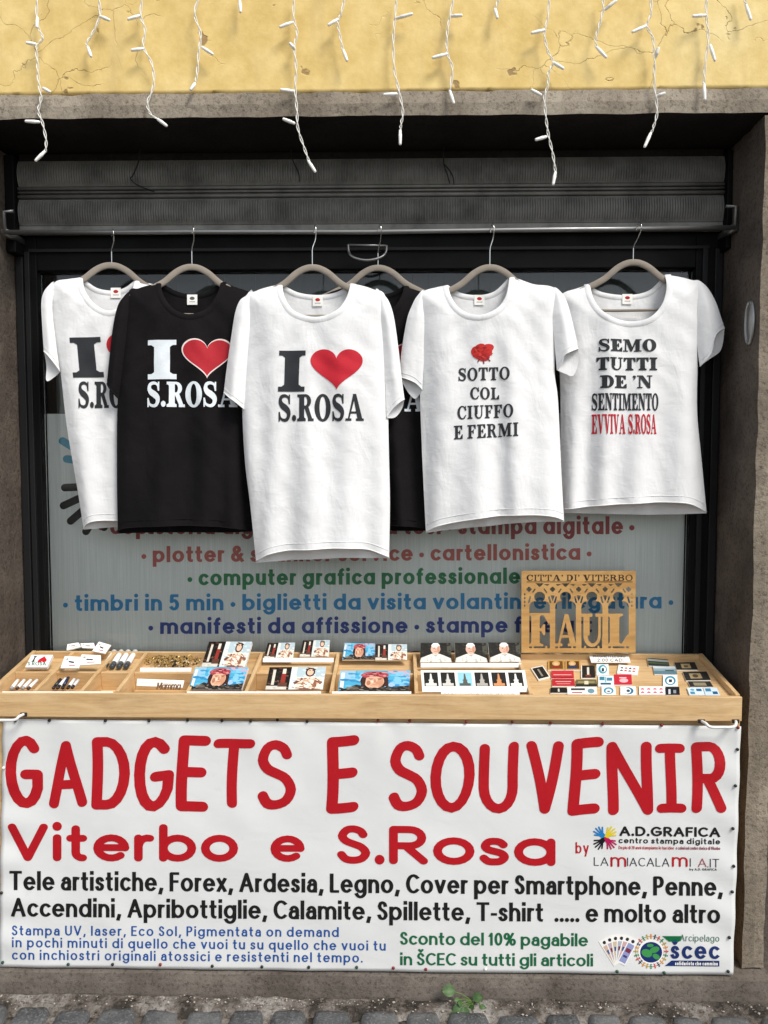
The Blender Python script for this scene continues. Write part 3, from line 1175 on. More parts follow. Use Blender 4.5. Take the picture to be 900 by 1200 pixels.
# three thin dark tubes added to imitate cast shadows of the light strings
shadowlines = [
    ('thin dark tube with a kinked tail imitating a light string shadow over the left of the shutter', [[(166, 162), (164, 175), (162, 190), (156, 205), (153, 209), (158, 215), (168, 220), (181, 225)]]),
    ('thin dark tube imitating a straight light string shadow over the middle of the shutter behind the long white strand', [[(343, 165), (341, 178), (344, 190), (350, 203), (351, 213)]]),
    ('thin dark tube with a forked end imitating a light string shadow over the shutter right of the pull ring', [[(521, 158), (520, 175), (520, 192), (524, 204), (527, 215)], [(520, 192), (527, 200), (531, 208), (532, 216)]]),
]
for lab, paths in shadowlines:
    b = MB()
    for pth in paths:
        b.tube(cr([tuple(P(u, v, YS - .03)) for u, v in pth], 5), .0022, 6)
    tag(b.build('strand_shadow', M['shadowline'], smooth=True), lab, 'shadowline', 'dark tubes imitating light string shadows on the shutter')

# ---- shop window: frame, pane; film with lettering inside the glass
YG = 0.315
gx0, gx1 = P(54, 560, YG).x, P(806, 560, YG).x
gz1 = P(450, 318, YG).z
win = thing('shop_window', 'black framed shop window behind the hanging shirts', 'window', ((gx0 + gx1) / 2, YG, .9))
b = MB()
fx0, fx1 = XL + .002, XR - .002
Z0, Z1 = 0.60, zs(270)
for (x0, x1, z0, z1) in ((fx0, gx0, Z0, Z1), (gx1, fx1, Z0, Z1), (gx0 - .001, gx1 + .001, gz1, Z1 + .001), (gx0 - .001, gx1 + .001, Z0 - .001, Z0 + .10)):
    b.box(x0, x1, YB, YB + .07, z0, z1)
b.build('frame', M['darksteel'], win, bevel=.004)
b = MB()
for (xa, xb) in ((fx0 + .004, fx0 + .030), (gx0 - .040, gx0 - .022), (gx1 + .020, gx1 + .038), (fx1 - .03, fx1 - .004)):
    b.box(xa, xb, YB - .012, YB + .002, Z0 + .01, Z1 - .06)
b.box(fx0 + .05, fx1 - .05, YB - .010, YB + .002, P(450, 293, YB).z - .004, P(450, 291, YB).z + .002)
b.build('frame_moulding', m_metal('worn_black_edge', (0.016, 0.016, 0.0165), 0.4, 0.0, 0.2, 0.2), win, bevel=.002)
b = MB()
b.box(gx0 + .0005, gx1 - .0005, YG, YG + .005, Z0 + .1, gz1 - .0005)
b.build('glass_pane', M['glass'], win)
# dark shop interior
b = MB()
b.box(XL - .05, XR + .05, 1.6, 1.62, 0, 3)
b.box(XL - .07, XL - .05, YB + .1, 1.62, 0, 3)
b.box(XR + .05, XR + .07, YB + .1, 1.62, 0, 3)
b.box(XL - .05, XR + .05, YB + .1, 1.6, 2.9, 3)
b.box(XL - .05, XR + .05, YB + .1, 1.6, 0, .05)
tag(b.build('shop_interior', M['dark']), kind='structure')
# grey film
YF = 0.328
fz1 = P(80, 485, YF).z
film = thing('window_film', 'grey green advertising film with coloured service lettering inside the shop window', 'window sign', ((gx0 + gx1) / 2, YF, Z0 + .1))
b = MB()
b.box(gx0 + .003, gx1 - .003, YF, YF + .003, Z0 + .1, fz1)
b.build('film_sheet', M['film'], film)
# blinds-grey strip glimpsed over the film
b = MB()
nbl = 40
for i in range(nbl):
    x0 = gx0 + (gx1 - gx0) * i / nbl
    b.box(x0 + .0005, x0 + (gx1 - gx0) / nbl - .0005, YF + .09, YF + .095, fz1 - .1, gz1 + .05)
bl = b.build('vertical_blind', hexm('565e5b', .8))
tag(bl, 'dark grey vertical blind behind the upper part of the shop window', 'blind')


def SF(u, v):
    return P(u, v, YF - .0008)


geo = dict(gap=.12, space=.28, rdot=True, pen=.76)
RED, RED2, GRN, BLU, NAV = '96302e', 'b85c52', '157a48', '1f86bc', '22408e'
writing('lettering', '• copisteria digitale • stampa tesi • stampa digitale •', hexm(RED), film, SF, 116, 743, 626, 626, 21, .11, geo)
writing('lettering', '• plotter & scanner service • cartellonistica •', hexm(RED2), film, SF, 166, 693, 659, 656, 19, .115, geo)
writing('lettering', '• computer grafica professionale •', hexm(GRN), film, SF, 220, 622, 686, 684, 19, .115, geo)
writing('lettering', '• timbri in 5 min • biglietti da visita volantini e rilegatura •', hexm(BLU), film, SF, 74, 789, 716, 713, 19, .115, geo)
writing('lettering', '• manifesti da affissione • stampe fine art', hexm(NAV), film, SF, 174, 694, 743, 741, 19, .115, geo)
writing('lettering', '• arredo negozi • pannelli', hexm(RED), film, SF, 163, 585, 778, 776, 19, .115, geo)


def hand(cx, cy, r, ang):
    """open hand pointing along ang; returns polygons (y up)"""
    out = []
    c, s = math.cos(R(ang)), math.sin(R(ang))
    def tr(x, y):
        return (cx + (x * c - y * s) * r, cy + (x * s + y * c) * r)
    out.append([tr(*p) for p in ell(.34, 0, .27, .22)])
    for a, l, y0 in ((38, .44, .16), (14, .62, .12), (-4, .66, .02), (-20, .60, -.08), (-42, .46, -.17)):
        p0 = (.44, y0)
        p1 = (.44 + l * math.cos(R(a)), y0 + l * math.sin(R(a)))
        out += stroke([tr(*p0), tr(*p1)], .062 * r)
    out += stroke([tr(.05, 0), tr(.3, 0)], .11 * r)
    return out


def hands_logo(cx, cy, r, cols):
    sh = []
    for col, ang in zip(cols, (135, 45, 225, 315)):
        sh += [(col, p) for p in hand(cx, -cy, r, ang)]
    return [(c, [(x, -y) for x, y in p]) for c, p in sh]


art('hands_emblem', hands_logo(140, 556, 72, ('1f8fae', 'c9ac30', '101216', 'a02f62')), film, SF)

# ==================================================================  COUNTER: tray, cabinet, banner
YT0, YT1 = -0.05, 0.275
ZF = P(450, 814.5, YT0).z
ZBk = P(450, 764, YT1).z
slope = math.atan2(ZBk - ZF, YT1 - YT0)
TN = Vector((0, -math.sin(slope), math.cos(slope)))
TD = Vector((0, math.cos(slope), math.sin(slope)))


def T(u, v, drop=0.0):
    return PL(u, v, Vector((0, YT0, ZF)) - TN * drop, TN)


def tp(x, a, drop=0.0):
    """a = 0 front .. 1 back along the tray top plane"""
    p = Vector((x, YT0, ZF)) + TD * (a * (YT1 - YT0) / math.cos(slope)) - TN * drop
    return p


tx0, tx1 = XL + .03, T(872, 819).x
tray = thing('display_tray', 'sloping pine display tray with compartments for souvenirs', 'display tray', ((tx0 + tx1) / 2, .1, ZF - .08))
HB = .079
b = MB()
b.box(tx0, tx1, YT0, YT0 + .016, ZF - HB, ZF)
b.build('front_board', M['wood'], tray, bevel=.002)


def sboard(x0, x1, a0, a1, d0, d1):
    return [tp(x0, a0, d1), tp(x1, a0, d1), tp(x1, a1, d1), tp(x0, a1, d1), tp(x0, a0, d0), tp(x1, a0, d0), tp(x1, a1, d0), tp(x0, a1, d0)]


AF = .055
for x0, x1 in ((tx0, tx0 + .014), (tx1 - .014, tx1)):
    b = MB(); b.hexa(sboard(x0, x1, AF, 1.0, 0.0, .085))
    b.build('side_board', M['woodside'], tray, bevel=.0015)
b = MB(); b.hexa(sboard(tx0 + .0145, tx1 - .0145, .965, 1.0, .001, .085))
b.build('back_board', M['wood'], tray, bevel=.0015)
dx = [T(u, 811).x for u in (39, 94, 136, 219, 288, 388, 488, 622)]
div = []
for i, x in enumerate(dx):
    b = MB(); b.hexa(sboard(x - .006, x + .006, AF + .001, .964, 0.0, .07))
    b.build('divider', M['woodside'], tray, bevel=.0012)
edges = [tx0 + .014] + dx + [tx1 - .014]
cols = []
for i in range(len(edges) - 1):
    x0 = edges[i] + (.0065 if i else .0005)
    x1 = edges[i + 1] - (.0065 if i < len(edges) - 2 else .0005)
    cols.append((x0, x1))
b = MB(); b.hexa(sboard(tx0 + .0145, tx1 - .0145, AF + .001, .964, .071, .08))
b.build('tray_floor', M['wood'], tray)
AR = .50
for i, (x0, x1) in enumerate(cols[:-1]):
    b = MB(); b.hexa(sboard(x0, x1, AR, AR + .035, .008, .070))
    b.build('shelf_riser', M['wood'], tray, bevel=.001)
    b = MB(); b.hexa(sboard(x0, x1, AR + .036, .963, .026, .034))
    b.build('upper_shelf', M['wood'], tray)
x0, x1 = cols[-1]
b = MB(); b.hexa(sboard(x0, x1, AF + .002, .963, .020, .030))
b.build('magnet_panel', M['wood'], tray)
# white price strips on the front edge and risers
def strip(u0, u1, v, drop, hgt, a_y, text=None):
    p0, p1 = T(u0, v, drop), T(u1, v, drop)
    b = MB()
    b.hexa([(p0.x, p0.y - .0015, p0.z - hgt), (p1.x, p1.y - .0015, p1.z - hgt), (p1.x, p1.y, p1.z - hgt), (p0.x, p0.y, p0.z - hgt),
            (p0.x, p0.y + .004, p0.z + .002), (p1.x, p1.y + .004, p1.z + .002), (p1.x, p1.y + .0055, p1.z + .002), (p0.x, p0.y + .0055, p0.z + .002)])
    o = b.build('price_strip', M['paper'], tray)
    if text:
        y = p0.y - .0020
        writing('price_lettering', text, hexm('3a3a3a'), o, lambda uu, vv: P(uu, vv, y), u0 + 4, u1 - 6, v + hgt * 330 * .92, v + hgt * 330 * .92, hgt * 330 * .5, .07, dict(gap=.2))
    return o


for u0, u1 in ((2, 132), (219, 292), (292, 376), (389, 482)):
    strip(u0, u1, 811.5, 0.0, .012, YT0)
# handles
for ua, ub, vv in ((-14, 28, 838), (822, 862, 846)):
    b = MB()
    pa, pb = P(ua, vv - 1, YT0 - .001), P(ub, vv - 1, YT0 - .001)
    o_ = Vector((0, -.026, -.006))
    b.tube(cr([tuple(pa), tuple(pa + Vector((.006, -.018, -.001))), tuple(pa + o_ + Vector((.018, 0, -.004))), tuple((pa + pb) / 2 + o_ + Vector((0, 0, -.005))), tuple(pb + o_ + Vector((-.018, 0, -.004))), tuple(pb + Vector((-.006, -.018, -.001))), tuple(pb)], 5), .0048, 8)
    h_ = b.build('pull_handle', hexm('dcdcd8', .25, .6), tray, True)
    b = MB()
    for p in (pa, pb):
        b.box(p.x - .011, p.x + .011, YT0 - .004, YT0 - .0005, p.z - .007, p.z + .006)
    b.build('handle_foot', hexm('2a2a2a', .4), h_, bevel=.001)

# cabinet under the tray
b = MB()
b.box(XL + .035, P(866, 900, -.02).x, -.020, .26, ZT + .004, ZF - HB - .002)
tag(b.build('counter_cabinet', M['wood'], bevel=.003), 'wooden counter cabinet under the display tray, hidden by the banner', 'counter')

# ---- banner
YBN = -0.036
bTL, bTR, bBR, bBL = P(3, 842.5, YBN), P(868, 851, YBN), P(859.5, 1143, YBN), P(-1, 1133.5, YBN)
ban = thing('souvenir_banner', 'white vinyl banner with red GADGETS E SOUVENIR lettering pinned below the tray', 'banner', (0, YBN, bBL.z))


def wob(x, z):
    e = 0.0045 * noise.noise(Vector((x * 2.6, 0, z * 2.2 + 3))) + 0.0022 * noise.noise(Vector((x * 8 + z * 5, 4, z * 6)))
    tcr = max(0, 1 - abs(z - bTL.z) / .18)
    e += 0.0022 * tcr * math.sin(x * 34 + 4 * noise.noise(Vector((x * 5, 0, 0))))
    lf = max(0, 1 - abs(x - bTL.x) / .10)
    e += 0.003 * lf * math.sin(z * 46)
    rg = max(0, 1 - abs(x - bTR.x) / .22)
    e += 0.0025 * rg * math.sin((z * 1.0 + x * .5) * 40)
    return -e


V = []; F = []
nx, nz = 190, 70
for i in range(nx + 1):
    for j in range(nz + 1):
        s, t = i / nx, j / nz
        p = bBL.lerp(bBR, s).lerp(bTL.lerp(bTR, s), t)
        V.append((p.x, YBN + wob(p.x, p.z), p.z))
for i in range(nx):
    for j in range(nz):
        a = i * (nz + 1) + j
        F.append((a, a + nz + 1, a + nz + 2, a + 1))
o = mk('banner_sheet', V, F, M['vinyl'], ban, smooth=True)
md = o.modifiers.new('thickness', 'SOLIDIFY'); md.thickness = .0008; md.offset = -1


def SB(u, v):
    p = P(u, v, YBN)
    q = P(u, v, YBN + wob(p.x, p.z) - .0013)
    return q


RD = hexm('b0101c', .4)
BK = hexm('161616', .4)
comic = dict(cap='round', gap=.15, bars=True, space=.4, pen=.9)
def bw(name, text, col, x0, x1, yl, yr, cap, wt, st, step=9, wobble=None):
    return writing(name, text, col, ban, SB, x0, x1, yl, yr, cap, wt, st, step, wobble=wobble)


for ch, x0, x1, yt, yb in (('G', 7, 51, 863, 948), ('A', 56, 101, 867, 946), ('D', 108, 152, 864, 949), ('G', 156, 203, 863, 950), ('E', 207, 245, 862, 951), ('T', 248, 297, 866, 947), ('S', 300, 345, 868, 949),
                           ('E', 381, 419, 862, 952),
                           ('S', 455, 500, 869, 951), ('O', 505, 557, 868, 951), ('U', 563, 609, 870, 952), ('V', 616, 660, 868, 953), ('E', 666, 704, 865, 955), ('N', 711, 764, 869, 955), ('I', 768, 803, 872, 953), ('R', 810, 851, 870, 953)):
    bw('red_letter', ch, RD, x0, x1, yb, yb + .3, yb - yt, .074, dict(comic, slant=.02 if ch in 'ET' else 0), wobble=x0 * .37)
tah = dict(a2=True, gap=.085, space=.27, pen=.7)
bw('red_lettering', 'Viterbo', RD, 9, 279, 1009, 1010, 44, .115, dict(comic, gap=.09, pen=.8))
bw('red_lettering', 'e', RD, 317, 357, 1010, 1010, 43, .115, dict(comic, pen=.8))
bw('red_lettering', 'S.Rosa', RD, 395, 651, 1012, 1015, 45, .115, dict(comic, gap=.085, pen=.8))
bw('black_lettering', 'Tele artistiche, Forex, Ardesia, Legno, Cover per Smartphone, Penne,', BK, 11, 847, 1043, 1050, 22.5, .098, tah)
bw('black_lettering', 'Accendini, Apribottiglie, Calamite, Spillette, T-shirt  ..... e molto altro', BK, 13, 844, 1074, 1082, 22, .098, tah)
BL = hexm('1d4f96', .4)
ver = dict(a2=True, gap=.20, space=.36)
bw('blue_lettering', 'Stampa UV, laser, Eco Sol, Pigmentata on demand', BL, 14, 397, 1096, 1098, 11.5, .085, ver)
bw('blue_lettering', 'in pochi minuti di quello che vuoi tu su quello che vuoi tu', BL, 14, 452, 1110, 1114, 11.5, .085, ver)
bw('blue_lettering', 'con inchiostri originali atossici e resistenti nel tempo.', BL, 14, 425, 1124.5, 1128, 11.5, .085, ver)
GR = hexm('14603a', .4)
bw('green_lettering', 'Sconto del 10% pagabile', GR, 469, 689, 1107, 1109, 15, .098, tah)
bw('green_lettering', 'in ŠCEC su tutti gli articoli', GR, 469, 695, 1131, 1132.5, 14.5, .098, tah)
bw('red_lettering', 'by', RD, 674.5, 690, 1000, 1000, 13, .07, dict(gap=.2))
art('hands_emblem', hands_logo(709, 982, 14, ('1f78b8', 'd8c020', '15151a', 'b01850')), ban, SB, 9)
bw('black_lettering', 'A.D.GRAFICA', BK, 726, 844, 979.5, 981, 11.3, .13, dict(gap=.10))
bw('black_lettering', 'centro stampa digitale', BK, 725, 844, 988, 989.5, 6.6, .11, dict(a2=True, gap=.18))
bw('small_lettering', 'Da più di 20 anni stampiamo le tue idee'.replace('ù', 'u'), RD, 725, 790, 995, 995.6, 3.8, .07, tah)
bw('small_lettering', 'e colori nel centro storico di Viterbo', hexm('8a2040', .4), 792, 844, 995.6, 996, 3.8, .07, tah)
thin = dict(gap=.16)
G1 = hexm('30343a', .4)
bw('thin_lettering', 'LA', G1, 696, 713, 1014.5, 1014.7, 10, .055, thin)
bw('thin_lettering', 'IACALA', G1, 735, 784.5, 1015, 1015.6, 10, .055, thin)
bw('thin_lettering', 'I', G1, 808.5, 810, 1015.8, 1015.8, 10, .055, thin)
bw('thin_lettering', 'A', hexm('a04048', .4), 818, 828, 1016, 1016, 10, .055, thin)
bw('thin_lettering', '.IT', G1, 829, 843, 1016.4, 1016.6, 10, .055, thin)
for x0 in (715.5, 787.5):
    bw('red_lettering', 'm', RD, x0, x0 + 18.5, 1015.8, 1016, 16, .075, dict(cap='round'))
bw('small_lettering', 'by A.D. GRAFICA', BK, 808, 840, 1020, 1020.3, 2.6, .11, dict(gap=.14))
# fan of printed notes
sh = []
for k, (a, c) in enumerate(((-32, 'c9ad9a'), (-20, 'b6a7b0'), (-8, 'c8b79a'), (4, 'a9b0b8'), (16, 'c7a2a0'), (28, '8d95c0'))):
    cx, cy = 726, 1133
    ca, sa = math.cos(R(a)), math.sin(R(a))
    def tr(x, y):
        return (cx + x * ca - y * sa, cy + x * sa + y * ca)
    sh.append(('efece6', [tr(*p) for p in rc(-5.2, -38, 5.2, -4)]))
    sh.append((c, [tr(*p) for p in rc(-4, -30, 4, -6)]))
    sh.append(('2c2c34', [tr(*p) for p in ell(0, -33.5, 2.1, 2.1, 12)]))
    sh.append(('7a3040' if k % 2 else '3a5a8a', [tr(*p) for p in rc(-3, -24, 3, -19)]))
    sh.append(('463a6a', [tr(*p) for p in rc(-2.5, -15, 2.5, -12.5)]))
art('printed_fan', sh, ban, SB, 9)
# globe with ring of people, green and blue bars
sh = [('f0f0ec', ell(763, 1115, 15.5, 15.5)), ('1c2f66', ell(763, 1116, 13, 12.2))]
for (x, y, rx, ry, ro) in ((758, 1117, 6.5, 4.6, 20), (767, 1113, 6, 3.6, -20), (769, 1121, 4.5, 3, 30), (762, 1108, 4, 2, 0)):
    sh.append(('3f8f4a', ell(x, y, rx, ry, 16, rot=ro)))
pc = ['c63a2a', 'd88a1c', '2f7d3f', '20242c', 'b8982a']
for k in range(24):
    a = 2 * math.pi * k / 24
    ux, uy = math.cos(a), math.sin(a)
    q = lambda r, s_=0: (763 + ux * r - uy * s_, 1115 + uy * r + ux * s_)
    c = pc[(k * 7) % 5]
    sh.append((c, ell(*q(19.6), .95, .95, 8)))
    for st in ([q(16.2), q(18.2)], [q(17.8, -1.7), q(17.8, 1.7)], [q(16.2), q(14.6, .9)], [q(16.2), q(14.6, -.9)]):
        sh += [(c, p) for p in stroke(st, .42)]
art('globe_emblem', sh, ban, SB, 9)
art('green_bar', [('12683c', [(776, 1097), (801, 1097), (796, 1103.5), (784, 1103.5)])], ban, SB, 9)
bw('green_lettering', 'Arcipelago', hexm('5a7a68', .4), 797, 843, 1103, 1103.6, 8, .06, dict(gap=.15, a2=True))
bw('blue_lettering', 'šcec', hexm('1c2f66', .4), 786, 843, 1123.5, 1124, 21, .10, dict(gap=.15))
art('blue_bar', [('1c2f66', [(779, 1132), (787, 1125.6), (843, 1126), (843, 1132.6)])], ban, SB, 9)
writing('white_lettering', 'solidarieta che cammina', M['paper'], ban, lambda u, v: SB(u, v) + Vector((0, -.0006, 0)), 791, 841, 1131, 1131.3, 4.4, .10, dict(a2=True), 9)
# pins round the edge
pins = [(18, 844.5, 0), (58, 844, 0), (124, 844, 0), (175, 844, 0), (220, 843.5, 0), (260, 844.5, 0), (294, 844.5, 0), (325, 843.5, 0), (360, 845, 0), (443, 843.5, 1), (480, 844, 1), (546, 845, 1), (600, 846, 1), (645, 847, 1), (706, 848, 1), (775, 849.5, 1), (864, 852, 1),
        (864, 878, 0), (861, 920, 0), (858, 970, 0), (859, 1014, 0), (858, 1045, 0), (855, 1099, 0), (853, 1138, 0),
        (3, 1128, 2), (80, 1130, 2), (132, 1130, 0), (188, 1130, 1), (249, 1131.5, 0), (307, 1132.5, 0), (362, 1132.5, 0), (418, 1133, 2), (461, 1134, 1), (499, 1135, 1), (569, 1135, 3), (723, 1138, 2), (778, 1139.5, 2), (2, 1046, 0), (4, 900, 3)]
pm = [hexm('1c1c1c', .4), hexm('7d1a1e', .4), hexm('1d4632', .4), hexm('e8e6e0', .4)]
b = MB()
pv = []; pf = []
prof = [(0, -.006), (.0035, -.0056), (.0050, -.0040), (.0052, -.0015), (.0045, 0.0)]
for r_, y_ in prof:
    for k in range(12):
        a = 2 * math.pi * k / 12
        pv.append((r_ * math.cos(a), y_, r_ * math.sin(a)))
for i in range(len(prof) - 1):
    for k in range(12):
        k2 = (k + 1) % 12
        pf.append((i * 12 + k, i * 12 + k2, (i + 1) * 12 + k2, (i + 1) * 12 + k))
pmesh = []
for m in pm:
    me = bpy.data.meshes.new('pin')
    me.from_pydata(pv, [], pf)
    me.materials.append(m)
    me.polygons.foreach_set('use_smooth', [True] * len(pf))
    pmesh.append(me)
b0 = base_of(ban)
for u, v, c in pins:
    p = P(u, v, YBN)
    o = bpy.data.objects.new('pin', pmesh[c])
    COL.objects.link(o)
    o.parent = ban
    o.location = Vector((p.x, YBN + wob(p.x, p.z) - .0012, p.z)) - b0

# ==================================================================  RAIL, HANGERS, SHIRTS
YR = 0.17
rl = thing('clothes_rail', 'long grey steel clothes rail fixed across the opening', 'clothes rail', (0, YR, P(450, 270, YR).z))
pa, pb = P(6, 272.5, YR), P(861, 267, YR)


def railz(x):
    return pa.z + (pb.z - pa.z) * (x - pa.x) / (pb.x - pa.x)


b = MB()
b.tube([pa, pa.lerp(pb, .25) + Vector((0, 0, -.002)), pa.lerp(pb, .5) + Vector((0, 0, -.006)), pa.lerp(pb, .75) + Vector((0, 0, -.002)), pb], .0085, 14)
b.build('rod', M['rail'], rl, True)
for p, s in ((pa, 1), (pb, -1)):
    b = MB()
    b.tube([p, p + Vector((-.002 * s, 0, .07)), p + Vector((.03 * s, .002, .072))], .0065, 8)
    b.box(p.x - .012, p.x + .012, YR - .004, YB, p.z - .010, p.z + .010)
    b.build('bracket', M['rail'], rl, True)

# one hanger, then copies
def make_hanger(loc, label):
    t = thing('hanger', label, 'hanger', loc, 'taupe hangers on the steel rail')
    o0 = Vector(loc)
    b = MB()
    hk = [(0, 0, -.005), (0, 0, .03), (.001, 0, .055), (.010, -.003, .082), (.0125, -.014, .104), (.011, -.010, .121), (.008, .002, .1275), (.005, .014, .122), (.003, .018, .106)]
    b.tube([o0 + Vector(p) for p in cr(hk, 5)], .0020, 8)
    b.build('hook', M['hook'], t, True)
    b = MB()
    path = cr([(-.205, -.112), (-.15, -.088), (-.096, -.060), (-.055, -.026), (-.025, -.010), (0, -.006), (.025, -.010), (.055, -.026), (.096, -.060), (.15, -.088), (.205, -.112)], 5)
    V = []; F = []
    sec = [(.0045, -.008), (.0045, .008), (.002, .0105), (-.002, .0105), (-.0045, .008), (-.0045, -.008), (-.002, -.0105), (.002, -.0105)]
    for i, (x, z) in enumerate(path):
        x2, z2 = path[min(i + 1, len(path) - 1)]; x1_, z1_ = path[max(i - 1, 0)]
        tx, tz = x2 - x1_, z2 - z1_
        l = math.hypot(tx, tz); nx_, nz_ = -tz / l, tx / l
        for yy, hh in sec:
            V.append(o0 + Vector((x + nx_ * hh, yy, z + nz_ * hh)))
    ns = len(sec)
    for i in range(len(path) - 1):
        for k in range(ns):
            k2 = (k + 1) % ns
            F.append((i * ns + k, i * ns + k2, (i + 1) * ns + k2, (i + 1) * ns + k))
    F.append(tuple(range(ns))); F.append(tuple((len(path) - 1) * ns + k for k in range(ns - 1, -1, -1)))
    b.add(V, F)
    b.build('arms', M['velvet'], t, True)
    b = MB()
    b.tube([o0 + Vector(p) for p in cr([(-.19, 0, -.110), (-.165, 0, -.148), (-.12, 0, -.163), (0, 0, -.166), (.12, 0, -.163), (.165, 0, -.148), (.19, 0, -.110)], 5)], .005, 8)
    b.build('trouser_bar', M['velvet'], t, True)
    return t


# shirts: (hook pixel x, hanger top pixel y, twist degrees, push off the rail plane)
SH = {
    1: (131, 309, 14, .028), 2: (225, 311, 7, -.004), 3: (366, 311.5, 0, -.045), 5: (443, 312, 0, .042), 4: (574, 311.5, -3, -.035), 6: (742, 305.5, -3.5, .012),
}
hlabs = {1: 'taupe velvet hanger inside the leftmost white shirt', 2: 'taupe velvet hanger holding the black shirt whose red heart shows whole', 3: 'taupe velvet hanger holding the central longest white I love S.ROSA shirt',
         5: 'taupe velvet hanger in front of the pull ring, holding the half hidden black shirt', 4: 'taupe velvet hanger holding the white shirt with a red rose', 6: 'taupe velvet hanger holding the scoop neck shirt, its bar seen in the neckline'}
frames = {}
hproto = None
for k, (hu, hv, tw, push) in SH.items():
    y = YR + push
    p = P(hu, hv, y)
    z = railz(p.x) + .0095 - .1275 + .0 
    loc = Vector((p.x, y, p.z))
    if hproto is None:
        hproto = make_hanger(loc, hlabs[k]); h = hproto
    else:
        h = hproto.copy(); COL.objects.link(h); h.location = loc; h['label'] = hlabs[k]
        for ch in list(hproto.children):
            c = ch.copy(); COL.objects.link(c); c.parent = h
    h.rotation_euler = (0, 0, R(tw))
    # the hook reaches from the hanger up to the rail
    for c in h.children:
        if c.name.startswith('hook'):
            zt = (railz(p.x) + .0095 - loc.z) / .1275
            c.scale = (1, 1, zt)
            c.location = (0, -push * .0, 0)
            me = c.data.copy(); c.data = me
            for v in me.vertices:
                f_ = max(0, min(1, (v.co.z - .05) / .05))
                v.co.y -= push * f_
    frames[k] = (loc, Vector((math.cos(R(tw)), math.sin(R(tw)), 0)), Vector((math.sin(R(tw)), -math.cos(R(tw)), 0)))


def segdist(pts, chains):
    """distance of every 2d point to the closest of the polylines"""
    Pn = np.array(pts, dtype=float)
    best = np.full(len(Pn), 1e9)
    for ch in chains:
        C = np.array(ch, dtype=float)
        for a, b_ in zip(C[:-1], C[1:]):
            d = b_ - a
            L2 = max(1e-12, float(d @ d))
            t = np.clip(((Pn - a) @ d) / L2, 0, 1)
            q = a + t[:, None] * d
            dd = np.hypot(*(Pn - q).T)
            best = np.minimum(best, dd)
    return best


class Sheet:
    """one layer of cloth: outline of chains, puffed from the closed chains"""
    def __init__(s, chains, amp, soft, lift=0.0, seed=0, fold=1.0, sign=1.0):
        s.ch = chains            # [(kind, [(s, z)...])] in order round the outline
        s.closed = [c for k, c in chains if k == 'c']
        s.amp, s.soft, s.lift, s.seed, s.fold, s.sign = amp, soft, lift, seed, fold, sign
        zz_ = [p[1] for k, c in chains for p in c]
        s.zt, s.zb = max(zz_), min(zz_)

    def depth(s, pts):
        d = segdist(pts, s.closed)
        base = s.amp * (1 - np.exp(-d / s.soft))
        g = 1 - np.exp(-d / .03)
        out = []
        for (x, z), b_, g_ in zip(pts, base, g):
            t = (s.zt - z) / max(1e-6, s.zt - s.zb)
            q = Vector((x * 3.2 + s.seed * 7.7, z * .9, s.seed))
            wv = noise.noise(q) * 1.6
            f = 0.0105 * (.10 + t ** 1.2) * math.sin(x * 46 + wv * 3 + s.seed)
            f += 0.0065 * (.25 + t) * math.sin(x * 23 + z * 5 + wv * 2.5 + 2 * s.seed)
            f += 0.0055 * noise.noise(Vector((x * 9 + 3 * s.seed, z * 3.2, 2.2)))
            f += 0.0020 * noise.noise(Vector((x * 20 + z * 11, z * 9 - x * 6, 5.1 + s.seed)))
            # drag lines from the shoulders towards the middle
            f += 0.0014 * (1 - t) * math.sin((abs(x) * .8 + z) * 70 + 3 * noise.noise(Vector((x * 6, z * 6, s.seed))))
            out.append(b_ + s.fold * f * g_)
        return [s.sign * o + s.lift * max(0.0, min(1.0, (s.zt - z) / .09)) for o, (x, z) in zip(out, pts)]

    def mesh(s, step=.0085):
        loop = []
        for k, c in s.ch:
            loop += c[:-1]
        # resample outline
        poly = []
        for a, b_ in zip(loop, loop[1:] + loop[:1]):
            L = math.hypot(b_[0] - a[0], b_[1] - a[1])
            n_ = max(1, int(round(L / step)))
            for i in range(n_):
                poly.append((a[0] + (b_[0] - a[0]) * i / n_, a[1] + (b_[1] - a[1]) * i / n_))
        if area(poly) < 0:
            poly = poly[::-1]
        xs = [p[0] for p in poly]; zs_ = [p[1] for p in poly]
        gp = []
        r = 0
        z = min(zs_)
        while z < max(zs_):
            x = min(xs) + (step / 2 if r % 2 else 0)
            while x < max(xs):
                gp.append((x, z)); x += step
            z += step * .87; r += 1
        ed = segdist(gp, [poly + poly[:1]])
        gp = [g for g, d in zip(gp, ed) if d > step * .45]
        vc = [Vector(p) for p in poly] + [Vector(p) for p in gp]
        V_, E2, F2, ov_, oe_, of_ = delaunay_2d_cdt(vc, [], [list(range(len(poly)))], 0, 1e-7)
        F2 = [tuple(f) for f, o_ in zip(F2, of_) if o_]
        used = sorted({i for f in F2 for i in f})
        ix = {j: i for i, j in enumerate(used)}
        return [tuple(V_[j]) for j in used], [tuple(ix[i] for i in f) for f in F2]


